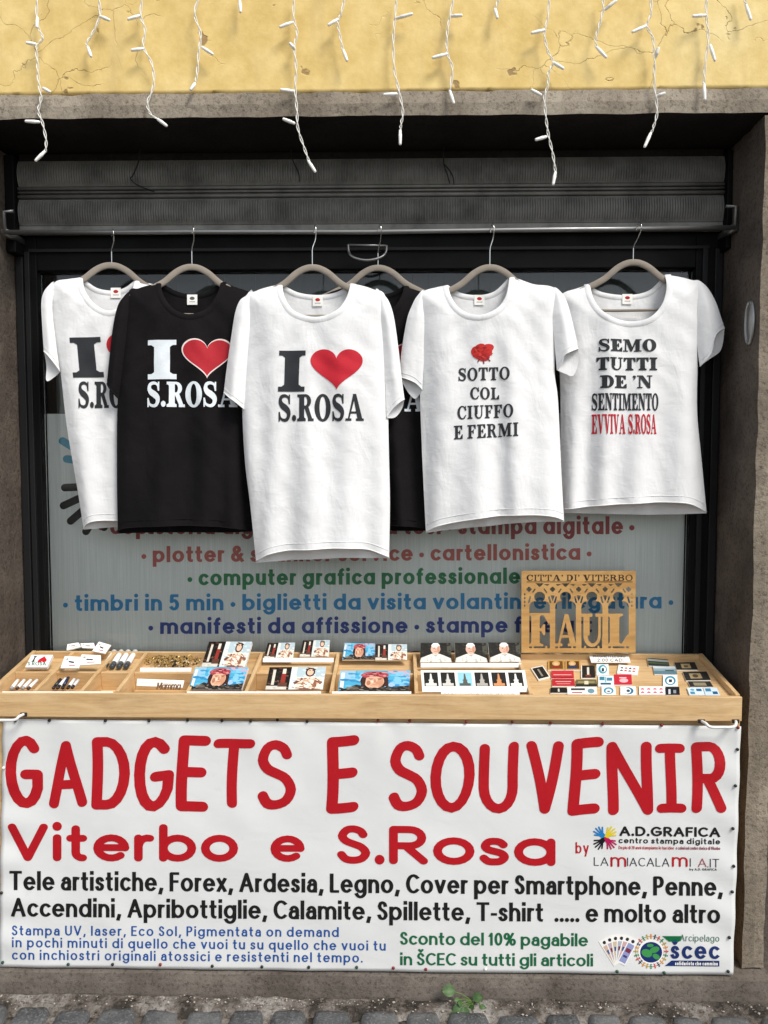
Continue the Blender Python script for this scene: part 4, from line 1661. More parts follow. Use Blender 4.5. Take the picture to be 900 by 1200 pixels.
def make_shirt(k, label, mat, neck, neckb, left, right, hem, hemb, sl, srr, prints, tagmark=True, soft=.05, amp=.043):
    """outline pieces in photo pixels:
    neck: left shoulder point -> bottom -> right; left: from left neck point down to the left hem corner; right: same on the right;
    hem: left corner -> right corner; sl / srr: (closed chain, cuff chain) of the sleeves"""
    O, D, N = frames[k]

    def loc2(u, v, off=0.0):
        p = PL(u, v, O + N * off, N)
        return ((p - O).dot(D), p.z - O.z)

    def W(x, z, d):
        p = O + D * x + N * d
        return Vector((p.x, p.y, O.z + z))
    c2 = lambda pts, n=5: [loc2(*q) for q in cr(pts, n)]
    Ln, Rn, Hn = c2(left), c2(right), c2(hem)
    Nk, Nb, Hb = c2(neck), c2(neckb), c2(hemb)
    zlow = min(p[1] for p in Hn + Hb)
    t = thing('t_shirt', label, 't-shirt', (O.x, O.y, O.z + zlow), 'printed t-shirts hanging on the rail')
    fr = Sheet([('o', Nk), ('c', Rn), ('o', Hn[::-1]), ('c', Ln[::-1])], amp, soft, seed=k)
    bk = Sheet([('o', Nb), ('c', Rn), ('o', Hb[::-1]), ('c', Ln[::-1])], amp * .55, soft, seed=k + 20, sign=-1.0, fold=.6)
    V, F = fr.mesh()
    d = fr.depth(V)
    VV = [W(x, z, q) for (x, z), q in zip(V, d)]
    V2, F2 = bk.mesh(.012)
    d2 = bk.depth(V2)
    n0 = len(VV)
    VV += [W(x, z, q) for (x, z), q in zip(V2, d2)]
    FF = F + [tuple(i + n0 for i in f[::-1]) for f in F2]
    mk('body', VV, FF, mat, t, smooth=True)
    # sleeves
    for side in (sl, srr):
        if not side:
            continue
        cl, cu = c2(side[0]), c2(side[1])
        cub = c2(side[2]) if len(side) > 2 else cu
        chains = [('c', cl), ('o', cu)]
        sf_ = Sheet(chains, .025, .032, lift=.010, seed=k + 5, fold=.8)
        sb_ = Sheet([('c', cl), ('o', cub)], .020, .03, lift=.010, seed=k + 9, fold=.5, sign=-1)
        V, F = sf_.mesh(.008)
        VV = [W(x, z, q) for (x, z), q in zip(V, sf_.depth(V))]
        V2, F2 = sb_.mesh(.011)
        n0 = len(VV)
        VV += [W(x, z, q) for (x, z), q in zip(V2, sb_.depth(V2))]
        so = mk('sleeve', VV, F + [tuple(i + n0 for i in f[::-1]) for f in F2], mat, t, smooth=True)
        # stitched cuff edge
        mid = [(a[0] + (0), a[1] + .016) for a in cu]
        dq = sf_.depth(mid)
        b_ = MB()
        b_.tube([W(x, z, q + .0004) for (x, z), q in zip(mid, dq)][1:-1], .0009, 5)
        b_.build('cuff_stitch', mat, so, True)
        dq = sf_.depth(cu)
        b_ = MB()
        b_.tube([W(x, z, q) for (x, z), q in zip(cu, dq)], .0016, 6)
        b_.build('cuff_edge', mat, so, True)
    # collar ribs
    def band(pts, sheet, width, out, nm):
        n_ = len(pts)
        rows = []
        for j, wd in enumerate((0, .25, .75, 1.0)):
            row = []
            for i, (x, z) in enumerate(pts):
                a, b_ = pts[max(i - 1, 0)], pts[min(i + 1, n_ - 1)]
                tx, tz = b_[0] - a[0], b_[1] - a[1]
                l = math.hypot(tx, tz) or 1
                nx_, nz_ = tz / l, -tx / l       # away from the opening
                row.append((x + nx_ * width * wd, z + nz_ * width * wd))
            rows.append(row)
        Vb = []
        for j, row in enumerate(rows):
            hgt = (0.0, .0026, .0026, .0)[j]
            dq = sheet.depth(row)
            Vb += [W(x, z, q + out * hgt) for (x, z), q in zip(row, dq)]
        Fb = []
        for j in range(3):
            for i in range(n_ - 1):
                a = j * n_ + i
                Fb.append((a, a + 1, a + n_ + 1, a + n_))
        return mk(nm, Vb, Fb, mat, t, smooth=True)
    band(Nk, fr, .020, 1, 'collar')
    band(Nb, bk, .018, 1, 'back_collar')
    # hems
    for hm, sh_, nm in ((Hn, fr, 'hem'), (Hb, bk, 'back_hem')):
        b_ = MB()
        dq = sh_.depth(hm)
        b_.tube([W(x, z, q) for (x, z), q in zip(hm, dq)], .0018, 6)
        up = [(x, z + .022) for x, z in hm][1:-1]
        dq = sh_.depth(up)
        if nm == 'hem':
            b_.tube([W(x, z, q + .0003) for (x, z), q in zip(up, dq)], .0010, 5)
        b_.build(nm, mat, t, True)
    # neck tag on the inside of the back
    if tagmark:
        cxm = (neckb[0][0] + neckb[-1][0]) / 2 + (8 if k == 1 else 1)
        vv0 = sum(q[1] for q in neckb) / len(neckb) + (1 if k != 1 else -3)
        def TG(u, v):
            x, z = loc2(u, v, -.01)
            return W(x, z, bk.depth([(x, z)])[0] + .004)
        wdt = 6
        tg = art('neck_label', [('f2f0ea', rc(cxm - wdt, vv0 + 7, cxm + wdt, vv0 + 19)), ('b02a2a' if mat is M['white'] else '5a5a5a', ell(cxm, vv0 + 11.5, 3.0, 2.0, 12)), ('9a9a9a', rc(cxm - 3.5, vv0 + 15, cxm + 3.5, vv0 + 16))], t, TG, 3)

    def SS(u, v, off=.0016):
        x, z = loc2(u, v, amp * .92)
        return (x, z)
    for pr in prints:
        nm, V, F, S, mats = pr
        V, F, S = gridcut(V, F, S, 3.2)
        q = [SS(u, v) for u, v in V]
        dq = fr.depth(q)
        mk(nm, [W(x, z, d_ + .0016) for (x, z), d_ in zip(q, dq)], F, mats, t, S)
    return t


def pr_text(name, text, col, x0, x1, yt, yb, T_=.25, t_=.10, gap=.07, space=.30, tilt=0, yr=None):
    (V, F, S), tot = slab_line(text, gap, space, T_, t_)
    V = to_px(V, x0, x1, yb, yb if yr is None else yr, yb - yt, tot)
    if tilt:
        V = [(u + (yb - v) * tilt, v) for u, v in V]
    return (name, V, F, S, [hexm(col, .75)])


def heart(x0, x1, y0, y1):
    out = []
    for i in range(72):
        t = 2 * math.pi * i / 72
        x = 16 * math.sin(t) ** 3
        y = 13 * math.cos(t) - 5 * math.cos(2 * t) - 2 * math.cos(3 * t) - math.cos(4 * t)
        out.append((x, y))
    ax = [p[0] for p in out]; ay = [p[1] for p in out]
    return [(x0 + (x - min(ax)) / (max(ax) - min(ax)) * (x1 - x0), y1 - (y - min(ay)) / (max(ay) - min(ay)) * (y1 - y0)) for x, y in out]


def pr_heart(x0, x1, y0, y1, col='c01a28', rim=None):
    sh = []
    mats = []
    if rim:
        sh.append((0, heart(x0, x1, y0, y1))); mats.append(hexm(rim, .75))
        sh.append((1, heart(x0 + 1.6, x1 - 1.6, y0 + 1.6, y1 - 2.2)))
    else:
        sh.append((0, heart(x0, x1, y0, y1)))
    mats.append(hexm(col, .75))
    V, F, S = flat(sh)
    return ('heart', V, F, S, mats)


INK = '26282c'
WINK = 'dfe6ea'
# 1: leftmost white
make_shirt(1, 'leftmost white t-shirt, half covered by the black shirt beside it', M['white'],
           [(97, 325), (101, 342), (112, 358), (129, 367), (146, 360), (155, 345), (158, 328)],
           [(97, 325), (112, 336), (130, 339), (146, 336), (158, 328)],
           [(97, 325), (80, 327), (64, 331), (60, 350), (64, 400), (71, 436), (78, 498), (90, 569), (98, 620)],
           [(158, 328), (169, 331), (185, 336), (192, 355), (190, 400), (188, 436), (190, 498), (192, 560), (194, 612)],
           [(98, 620), (102, 614), (112, 610), (136, 609), (170, 609), (194, 612)],
           [(98, 620), (130, 618), (165, 617), (194, 613)],
           ([(71, 436), (66, 400), (62, 360), (64, 331), (56, 336), (51, 344), (49, 356), (50, 380), (52, 412)], [(52, 412), (58, 418), (65, 427), (71, 436)], [(52, 412), (54, 430), (54, 446), (63, 442), (71, 436)]),
           ([(185, 336), (196, 344), (201, 360), (205, 400), (207, 436)], [(207, 436), (198, 441), (188, 438)]) if False else None,
           [pr_text('black_lettering', 'I', INK, 85, 122, 395, 442, .27, .13, tilt=-.09),
            pr_heart(125, 180, 391, 438),
            pr_text('black_lettering', 'S.ROSA', INK, 91, 178, 447, 478, .29, .11, .05)], soft=.05)
# 2: black
pS2 = [pr_text('white_lettering', 'I', WINK, 173, 207, 398.5, 444.5, .27, .13), pr_heart(213, 273, 397, 444, 'b01a28', 'e8d8d4'),
       pr_text('white_lettering', 'S.ROSA', WINK, 172, 278, 447.5, 477, .29, .11, .05)]
make_shirt(2, 'black t-shirt with white I heart S.ROSA print, second from the left', M['black'],
           [(189, 331), (193, 347), (205, 364), (224, 371), (243, 364), (255, 347), (259, 330)],
           [(189, 331), (206, 340), (224, 343), (243, 340), (259, 330)],
           [(189, 331), (175, 334), (162, 338), (150, 344), (145, 400), (138, 468), (137, 555), (138, 624)],
           [(259, 330), (275, 336), (290, 341), (303, 349), (306, 400), (306, 468), (303, 555), (299, 622)],
           [(138, 624), (146, 619), (177, 616), (222, 615), (265, 617), (299, 622)],
           [(138, 625), (177, 624), (222, 624), (265, 624), (299, 622)],
           ([(140, 468), (146, 420), (151, 370), (152, 343), (144, 349), (138, 360), (133, 385), (129, 420), (126, 450)], [(126, 450), (131, 457), (136, 463), (140, 468)]),
           ([(302, 346), (309, 352), (314, 370), (318, 400), (320, 445)], [(320, 445), (313, 455), (305, 462)]) if False else None,
           pS2)
# 5: black, mostly hidden
pS5 = [(n_, [(u + 218.5, v + 5) for u, v in V_], F_, S_, m_) for n_, V_, F_, S_, m_ in pS2]
make_shirt(5, 'black t-shirt mostly hidden behind the two white shirts in the middle', M['black'],
           [(409, 334), (413, 349), (424, 364), (443, 371), (460, 364), (470, 349), (474, 334)],
           [(409, 334), (425, 341), (443, 344), (460, 341), (474, 334)],
           [(409, 334), (395, 338), (382, 343), (372, 352), (368, 400), (366, 468), (366, 555), (368, 622)],
           [(474, 334), (490, 339), (502, 344), (512, 352), (516, 400), (518, 468), (518, 555), (518, 622)],
           [(368, 621), (400, 617), (443, 615), (480, 616), (518, 621)],
           [(368, 623), (400, 622), (443, 622), (480, 622), (518, 622)],
           None, None, pS5)
# 6: scoop neck on the right
make_shirt(6, 'white scoop neck t-shirt with SEMO TUTTI lettering, rightmost on the rail', M['white'],
           [(691, 333), (693, 350), (702, 366), (718, 376), (738, 379), (757, 375), (771, 361), (778, 342), (779, 322)],
           [(691, 333), (706, 341), (735, 344), (762, 339), (779, 322)],
           [(691, 333), (676, 338), (661, 343), (655, 353), (653, 400), (656, 440), (657, 490), (656, 545), (655, 597)],
           [(779, 322), (794, 324), (810, 328), (822, 334), (822, 380), (818, 425), (817, 482), (822, 537), (828, 600)],
           [(655, 597), (680, 594), (709, 591), (745, 589), (778, 588), (805, 590), (828, 600)],
           [(655, 600), (700, 602), (750, 603), (790, 603), (828, 601)],
           None,
           ([(819, 430), (815, 400), (812, 365), (814, 330), (826, 334), (836, 350), (843, 370), (848, 385)], [(848, 385), (838, 391), (833, 400), (830, 415), (819, 430)], [(848, 385), (848, 400), (844, 412), (831, 421), (819, 430)]),
           [pr_text('black_lettering', 'SEMO', INK, 701, 769, 397.5, 412, .30, .12, .06), pr_text('black_lettering', 'TUTTI', INK, 699, 770, 419, 434, .30, .12, .06),
            pr_text('black_lettering', "DE 'N", INK, 703, 764, 440, 455, .30, .12, .06), pr_text('black_lettering', 'SENTIMENTO', INK, 694, 772, 461, 481, .25, .09, .05),
            pr_text('red_lettering', 'EVVIVA S.ROSA', 'b81828', 694, 770, 485.5, 508.5, .25, .08, .04, .38)], amp=.046)
# 4: rose
rose = []
rnd = random.Random(21)
for (x, y, rx, ry, ro, c) in ((565, 413, 12, 8.5, -10, 'b8201c'), (557.5, 412, 5.5, 6, 10, 'c22620'), (571, 408.5, 8, 5, -18, 'c42820'), (566, 418, 8, 5.5, 5, 'ac1c1a'), (562, 408, 7, 4.5, -25, 'c62c24')):
    rose.append((c, ell(x, y, rx, ry, 20, rot=ro)))
for k_ in range(34):
    a_, q_ = rnd.random() * 6.283, math.sqrt(rnd.random())
    cxr, cyr = 565 + 11 * q_ * math.cos(a_), 413 + 7 * q_ * math.sin(a_)
    rose.append((rnd.choice(('d23a30', 'b01c1a', '9a1616', 'c62c24', '8a1212')), ell(cxr, cyr, rnd.uniform(1.2, 3.2), rnd.uniform(.6, 1.4), 9, rot=rnd.uniform(-50, 50))))
for st in ([(566, 422), (567, 426)], [(571, 420), (574, 423)], [(562, 421), (560, 424)]):
    rose += [('7a1616', p) for p in stroke(st, .7)]
keys = []
for c, p in rose:
    if c not in keys:
        keys.append(c)
rv = flat([(keys.index(c), p) for c, p in rose])
make_shirt(4, 'white t-shirt with a red rose over SOTTO COL CIUFFO E FERMI', M['white'],
           [(525, 334), (529, 350), (540, 365), (560, 372), (580, 365), (592, 349), (597, 324)],
           [(525, 334), (540, 342), (560, 344), (580, 340), (597, 324)],
           [(525, 334), (510, 337), (497, 341), (490, 350), (491, 400), (492, 459), (495, 541), (499, 623)],
           [(597, 324), (608, 327), (625, 333), (652, 340), (652, 380), (650, 435), (654, 470), (658, 555), (661, 610)],
           [(499, 623), (510, 617), (524, 613), (563, 606), (600, 603), (630, 603), (648, 605), (661, 610)],
           [(499, 624), (535, 620), (577, 616), (620, 612), (661, 611)],
           ([(495, 457), (497, 420), (500, 380), (498, 341), (489, 347), (483, 358), (477, 375), (471, 410), (468, 442)], [(468, 442), (480, 446), (488, 450), (495, 457)], [(468, 442), (474, 453), (480, 462), (487, 467), (495, 457)]),
           ([(652, 434), (649, 400), (646, 370), (648, 338), (658, 343), (664, 354), (669, 372), (675, 398), (677, 409)], [(677, 409), (668, 413), (660, 418), (657, 427), (652, 434)], [(677, 409), (678, 425), (672, 440), (662, 438), (652, 434)]),
           [('rose', rv[0], rv[1], rv[2], [hexm(c, .75) for c in keys]),
            pr_text('black_lettering', 'SOTTO', INK, 537, 597, 431.5, 446.5, .24, .09, .1, yr=445), pr_text('black_lettering', 'COL', INK, 551, 585, 454, 468, .24, .09, .1),
            pr_text('black_lettering', 'CIUFFO', INK, 536, 601, 476, 491.5, .24, .09, .1, yr=489), pr_text('black_lettering', 'E FERMI', INK, 532, 607, 499, 515, .24, .09, .1, yr=511)])
# 3: centre
make_shirt(3, 'longest white t-shirt with black I heart S.ROSA print in the centre', M['white'],
           [(331, 333), (335, 350), (347, 367), (371, 374), (395, 367), (407, 350), (411, 332)],
           [(331, 333), (348, 341), (371, 344), (394, 341), (411, 332)],
           [(331, 333), (315, 336), (300, 341), (289, 350), (287, 400), (284, 474), (287, 540), (293, 590), (300, 657)],
           [(411, 332), (425, 335), (437, 339), (452, 348), (454, 400), (455, 490), (456, 540), (457, 590), (456, 653)],
           [(300, 657), (306, 654), (318, 648), (340, 644), (372, 642), (405, 641), (430, 643), (446, 648), (456, 653)],
           [(300, 659), (340, 657), (378, 655), (420, 654), (456, 654)],
           ([(287, 480), (290, 430), (294, 380), (296, 341), (288, 347), (281, 353), (276, 368), (271, 400), (266, 435), (263, 460)], [(263, 460), (270, 466), (278, 472), (287, 480)]),
           ([(453, 490), (451, 440), (446, 380), (440, 340), (449, 345), (456, 354), (462, 374), (467, 410), (471, 445), (474, 468)], [(474, 468), (467, 473), (459, 481), (453, 490)], [(474, 468), (471, 479), (463, 489), (453, 490)]),
           [pr_text('black_lettering', 'I', INK, 326, 357, 411, 459, .27, .12, tilt=.03), pr_heart(364, 425, 409.5, 457, 'c01a2c'),
            pr_text('black_lettering', 'S.ROSA', INK, 326, 426, 462.5, 494, .28, .10, .06, yr=493)])
# right-hand sleeves of the two shirts behind are folded back out of sight

# ==================================================================  ICICLE LIGHTS
strands = [
    ('leftmost string of white icicle lights, five bulbs, reaching below the lintel', [(44, -8), (43, 20), (46, 35), (50, 45), (43, 55), (44, 75), (45, 95), (48, 115), (45, 130), (50, 145), (54, 165), (53, 178)], [((44, 20), (43, 33)), ((43, 52), (30, 50)), ((50, 103), (59, 108)), ((47, 143), (29, 142)), ((53, 177), (41, 189))]),
    ('short second string of white icicle lights from the left, two bulbs', [(115, -8), (117, 18), (109, 38), (102, 50), (103, 56)], [((117, 19), (129, 24)), ((103, 55), (107, 67))]),
    ('third string of white icicle lights from the left, kinked tip just below the lintel', [(167, -8), (165, 18), (170, 35), (168, 55), (178, 75), (180, 100), (173, 120), (176, 133), (185, 140)], [((165, 18), (149, 23)), ((169, 57), (153, 59)), ((184, 139), (196, 148))]),
    ('fourth string of white icicle lights from the left, ending at the lintel top', [(236, -8), (228, 15), (235, 40), (233, 60), (231, 85), (229, 97)], [((236, 55), (250, 64)), ((229, 97), (223, 106))]),
    ('single icicle light bulb at the very top edge between two longer strings', [(282, -14), (281, 0)], [((281, 0), (282, 15))]),
    ('long string of white icicle lights hanging over the shutter left of centre', [(345, -8), (344, 20), (348, 38), (345, 55), (347, 80), (346, 105), (348, 130), (349, 150), (356, 172), (362, 189)], [((343, 26), (327, 32)), ((346, 58), (339, 50)), ((345, 107), (328, 105)), ((346, 145), (331, 139)), ((361, 188), (370, 202))]),
    ('short string of white icicle lights above the pull ring, two bulbs', [(405, -8), (400, 15), (396, 25), (398, 40), (402, 59)], [((397, 22), (384, 30)), ((402, 58), (407, 72))]),
    ('string of white icicle lights just right of centre, its tip hanging straight below the lintel', [(465, -8), (463, 20), (461, 45), (462, 80), (467, 105), (472, 130), (470, 145), (469, 153)], [((463, 22), (484, 16)), ((466, 110), (449, 111)), ((469, 152), (469, 170))]),
    ('string of white icicle lights above the rose shirt, tip in front of the lintel', [(533, -8), (527, 20), (524, 40), (524, 62), (530, 80), (527, 107)], [((528, 19), (542, 18)), ((525, 63), (506, 68)), ((527, 106), (532, 122))]),
    ('tiny end of an icicle string at the top edge, right of centre', [(588, -14), (584, 0), (580, 11)], [((580, 10), (583, 22))]),
    ('longest string of white icicle lights, hanging over the shutter right of centre', [(644, -8), (642, 20), (638, 40), (642, 60), (648, 73), (643, 85), (642, 100), (638, 115), (640, 140), (643, 160), (648, 182), (651, 202)], [((639, 35), (622, 39)), ((648, 73), (661, 81)), ((635, 112), (622, 105)), ((641, 160), (627, 164)), ((651, 201), (648, 217))]),
    ('short string of white icicle lights with two bulbs between the two long right-hand strings', [(705, -8), (707, 10), (702, 30), (698, 45), (699, 56)], [((708, 12), (723, 0)), ((699, 55), (711, 68))]),
    ('string of white icicle lights above the scoop neck shirt, tip slanting left below the lintel', [(762, -8), (763, 15), (758, 30), (765, 45), (767, 70), (767, 100), (770, 130), (766, 148), (763, 156)], [((758, 30), (740, 38)), ((768, 68), (772, 55)), ((769, 113), (780, 109)), ((763, 155), (755, 173))]),
    ('string of white icicle lights second from the right, ending on the lintel face', [(828, -8), (828, 20), (830, 45), (826, 80), (825, 99)], [((828, 18), (811, 19)), ((832, 52), (838, 72)), ((825, 98), (826, 118))]),
    ('rightmost icicle light end at the top right corner', [(871, -14), (873, 0), (874, 6)], [((874, 5), (880, 24))]),
]
YI = -0.016
for si, (lab, path, bulbs) in enumerate(strands):
    b0 = P(path[-1][0], path[-1][1], YI)
    st = thing('icicle_light_string', lab, 'fairy lights', b0, 'white icicle light strings on the yellow wall')
    dense = cr(path, 8)
    b = MB()
    for ph in (0, math.pi):
        pts = []
        for i, (u, v) in enumerate(dense):
            p = P(u, v, YI)
            a = i * .62 + ph
            pts.append(p + Vector((.0030 * math.cos(a), .0030 * math.sin(a), 0)))
        b.tube(pts, .0017, 6)
    b.build('cable', M['cable'], st, True)
    for (u0, v0), (u1, v1) in bulbs:
        sgn = random.choice((-1, 1))
        p0, p1 = P(u0, v0, YI), P(u1, v1, YI - .008)
        dvec = (p1 - p0)
        L = dvec.length
        dvec.normalize()
        b = MB()
        q = [0, .08, .3, .32, .5, .9, .97, 1.0]
        rr = [.0025, .0046, .0048, .0056, .0054, .0046, .0038, .0012]
        b.tube([p0 + dvec * L * t for t in q], rr, 10)
        b.build('bulb', M['bulb'], st, True)

# ==================================================================  SOUVENIRS ON THE TRAY
def card(name, label, cat, quad, tilt, thick, design, drop=.0, group=None, edge='ece9e2', lift=0.0):
    """quad: BL, BR, TR, TL pixels; tilt = lean of the card in degrees above the horizontal"""
    (u0, v0), (u1, v1) = quad[0], quad[1]
    o = T((u0 + u1) / 2, (v0 + v1) / 2, drop)
    n_ = Vector((0, -math.sin(R(tilt)), math.cos(R(tilt))))
    o = o + n_ * lift
    q = [PL(u, v, o, n_) for u, v in quad]
    base = (q[0] + q[1]) / 2
    t = thing(name, label, cat, base, group)
    back = [p - n_ * thick for p in q]
    b = MB()
    b.hexa([back[0], back[1], back[2], back[3], q[0], q[1], q[2], q[3]])
    b.build('backing' if 'magnet' in name else 'block', hexm(edge, .6), t)

    def S(x, y):
        a = q[0].lerp(q[1], x); c = q[3].lerp(q[2], x)
        return a.lerp(c, y) + n_ * .0006
    art('picture', design, t, S)
    return t


def B(x0, y0, x1, y1):
    return rc(x0, y0, x1, y1)


def dabs(seed, x0, y0, x1, y1, cols, n, s):
    r_ = random.Random(seed)
    return [(r_.choice(cols), ell(min(.97, max(.03, r_.uniform(x0, x1))), min(.97, max(.03, r_.uniform(y0, y1))), s * r_.uniform(.5, 1.2) * .6, s * r_.uniform(.4, 1.1), 7, rot=r_.uniform(0, 90))) for _ in range(n)]


def inb(d):
    return [(c, [(min(1, max(0, x)), min(1, max(0, y))) for x, y in p]) for c, p in d]


def d_saint():
    d = [('d5d9d2', B(0, 0, 1, 1)), ('aebfc4', B(.5, .55, 1, 1)), ('15130f', B(0, 0, .4, 1)), ('c9c4b8', B(0, 0, .36, .16))]
    d += dabs(1, .42, .1, 1, .98, ['c2cfcf', 'e2e2da', 'b3c6cc', 'cfd3c8'], 50, .06) + dabs(2, .02, .2, .38, .96, ['2c211b', '4a2a22', '0d0b0a', '6b4a3a'], 40, .05)
    d += [('cfc7b8', B(.08, .2, .13, .88)), ('8c2f26', B(.24, .15, .32, .7)), ('d8d0c0', B(.25, .7, .31, .92)), ('5b3a2c', B(.2, .12, .36, .3))]
    d += [('e5d5c2', [(.50, 0), (.98, 0), (.92, .45), (.82, .58), (.66, .58), (.54, .42)]), ('9a6a52', [(.58, .1), (.66, .5), (.70, .5), (.66, .1)]), ('8a5a44', [(.80, .08), (.84, .5), (.88, .46), (.88, .08)]),
          ('6d4030', [(.46, .3), (.60, .52), (.64, .46), (.5, .22)]), ('6d4030', [(.84, .52), (.98, .3), (.94, .22), (.80, .46)]),
          ('3c241c', ell(.74, .76, .085, .20, 18)), ('e0b79c', ell(.74, .76, .058, .14, 18)), ('c49a80', ell(.72, .40, .1, .07, 14)), ('7b4a3a', B(.55, .0, .95, .06))]
    d += dabs(3, .54, .05, .94, .5, ['f0e6d8', 'b58a70', '9a6a52', 'd8c0a8', 'e9d9c6'], 46, .045) + dabs(4, .66, .8, .82, .96, ['3c241c', '54362a'], 10, .035)
    d += dabs(7, .05, .02, .95, .12, ['b9a898', '8a6a5a', 'd8d0c4'], 20, .04)
    return inb(d)


def d_portrait():
    d = [('4a9fc0', B(0, 0, 1, 1)), ('8fb6cc', B(0, .5, .22, 1)), ('b8a0b4', [(.60, 1), (1, 1), (1, .6)]), ('2c86b8', B(.65, .2, 1, .55)), ('d8dcd8', B(0.02, .1, .07, .9))]
    d += dabs(5, .05, .15, 1, 1, ['5fb0cc', '3a8db4', '7cb8d0', '9fb8d4', '2f7fae'], 70, .09)
    d += [('2b2622', [(.0, 0), (.25, .32), (.42, .2), (.75, .2), (1, .28), (1, 0)]), ('6a625a', [(.05, .05), (.22, .24), (.30, .1)]), ('6a625a', [(.75, .08), (.95, .2), (.95, .05)]),
          ('1f1815', ell(.50, .50, .2, .42, 22)), ('d8a98c', ell(.50, .46, .14, .34, 22)), ('b9866c', ell(.58, .42, .05, .22, 14)),
          ('9c4046', ell(.50, .78, .2, .18, 20)), ('c06a68', ell(.44, .82, .09, .07, 14)), ('54222a', stroke([(.31, .72), (.5, .82), (.69, .7)], .025)[0]),
          ('d8a98c', ell(.50, .58, .13, .13, 18)), ('b78468', [(.49, .58), (.515, .58), (.53, .42), (.48, .42)])]
    d += dabs(6, .34, .72, .66, .92, ['8a2f38', 'b85a5c', 'd08a86', '6a2028'], 34, .05) + dabs(8, .0, .0, 1, .2, ['4a443c', '7a7268', '1c1815', '5a5248'], 40, .06) + dabs(9, .41, .3, .60, .52, ['e2b89c', 'cc9a7c', 'd8a98c'], 14, .035)
    d += [('c08a6c', ell(.585, .44, .045, .24, 14)), ('a87458', ell(.42, .40, .03, .12, 10)), ('c9987c', ell(.51, .28, .07, .06, 12)),
          ('5a382c', [(.41, .635), (.49, .625), (.49, .61), (.41, .615)]), ('5a382c', [(.53, .625), (.61, .635), (.61, .615), (.53, .61)]),
          ('3a241c', ell(.45, .575, .028, .013, 10)), ('3a241c', ell(.57, .575, .028, .013, 10)), ('a05a4c', ell(.51, .345, .042, .014, 12)), ('96644e', ell(.512, .425, .026, .012, 8)),
          ('f0c8ac', ell(.47, .46, .022, .06, 8)), ('3a2019', [(.33, .66), (.38, .62), (.37, .25), (.31, .2)]), ('3a2019', [(.64, .62), (.69, .66), (.71, .2), (.64, .25)])]
    return inb(d)


def d_pope():
    return [('1d1b17', B(0, 0, 1, 1)), ('4a4a40', B(.86, .4, 1, 1))] + dabs(12, .03, .4, .97, .97, ['171612', '26261f', '221c16', '302e24'], 40, .07) + [('cfcabd', [(0.0, 0), (1, 0), (.97, .2), (.74, .36), (.58, .45), (.4, .45), (.22, .34), (.03, .22)]), ('e4e0d6', [(0.03, 0), (.97, 0), (.92, .22), (.72, .36), (.58, .44), (.4, .44), (.24, .34), (.08, .2)]), ('cfccc2', [(.46, .42), (.5, .1), (.54, .42)]), ('c4c0b4', [(.2, .05), (.24, .3), (.27, .05)]), ('c4c0b4', [(.76, .05), (.78, .3), (.82, .05)]),
            ('d9b09a', ell(.49, .68, .155, .26, 20)), ('e6e4de', ell(.49, .86, .14, .11, 18)), ('f0efe9', ell(.49, .91, .10, .07, 16)), ('4a3128', ell(.44, .70, .02, .03, 8)), ('4a3128', ell(.545, .70, .02, .03, 8)), ('a56a58', ell(.49, .55, .05, .02, 10)), ('c99a84', [(.48, .7), (.5, .7), (.515, .6), (.47, .6)]), ('bf8f78', ell(.58, .66, .045, .18, 12)), ('f4f2ec', ell(.49, .965, .10, .03, 14)), ('a8a396', [(.34, .44), (.49, .3), (.64, .44), (.49, .36)]), ('b6b1a4', [(.3, .0), (.36, .3), (.38, 0)]), ('b6b1a4', [(.62, 0), (.64, .3), (.69, 0)])] + dabs(14, .42, .55, .56, .8, ['d9b09a', 'e6c2ae', 'c89c84'], 12, .03) + dabs(15, .08, .03, .92, .26, ['d8d4c8', 'e9e6de', 'c2bdb0'], 24, .04)


def d_towers():
    d = [('ebe8e1', B(0, 0, 1, 1))]
    for k in range(6):
        x0 = .025 + k * .162
        bg = '8fc4dc' if k == 2 else '1c1b1a'
        d.append((bg, B(x0, .26, x0 + .135, .90)))
        c = x0 + .067
        col = ['d8d6cc', 'c6c4bc', '54564a', 'a8a49a', 'c98a5a', 'e2e0d6'][k]
        d += [(col, [(c - .03, .28), (c + .03, .28), (c + .012, .62), (c + .006, .84), (c - .006, .84), (c - .012, .62)]), (col, B(c - .055, .28, c + .05, .40)), (col, B(c - .024, .52, c + .024, .56))]
    return d


SVG = 'souvenir picture blocks in the tray'
card('picture_block', 'stack of statue picture blocks behind the portrait block, left of centre', 'souvenir', [(236, 781.5), (287, 781.5), (295.5, 752), (245, 752)], 40, .016, d_saint(), -.004, SVG)
card('picture_block', 'glossy portrait block of a woman in a red headscarf, left one in the front row', 'souvenir', [(221, 808), (283, 808), (291, 782), (229, 782)], 44, .014, d_portrait(), .006, SVG)
card('picture_block', 'small statue picture block, left of the pair on the upper shelf', 'souvenir', [(309, 772), (343, 772), (345.5, 753), (314, 753.5)], 55, .012, d_saint(), .0, SVG)
card('picture_block', 'small statue picture block, right of the pair on the upper shelf', 'souvenir', [(351, 769.5), (385, 769.5), (386.5, 750), (355, 750.5)], 55, .012, d_saint(), .0, SVG)
card('picture_block', 'large statue picture block in the front row below the pair of small ones', 'souvenir', [(311, 808), (378, 808), (382, 781.5), (316, 782)], 46, .008, d_saint(), .01, SVG)
card('picture_block', 'small headscarf portrait block on the upper shelf', 'souvenir', [(401, 773), (439, 773), (439.5, 754), (404, 753.5)], 55, .012, d_portrait(), .0, SVG)
card('picture_block', 'small statue picture block beside the small headscarf portrait', 'souvenir', [(439.8, 773.5), (477, 773.5), (477, 755), (440.4, 755)], 55, .012, d_saint(), .0, SVG)
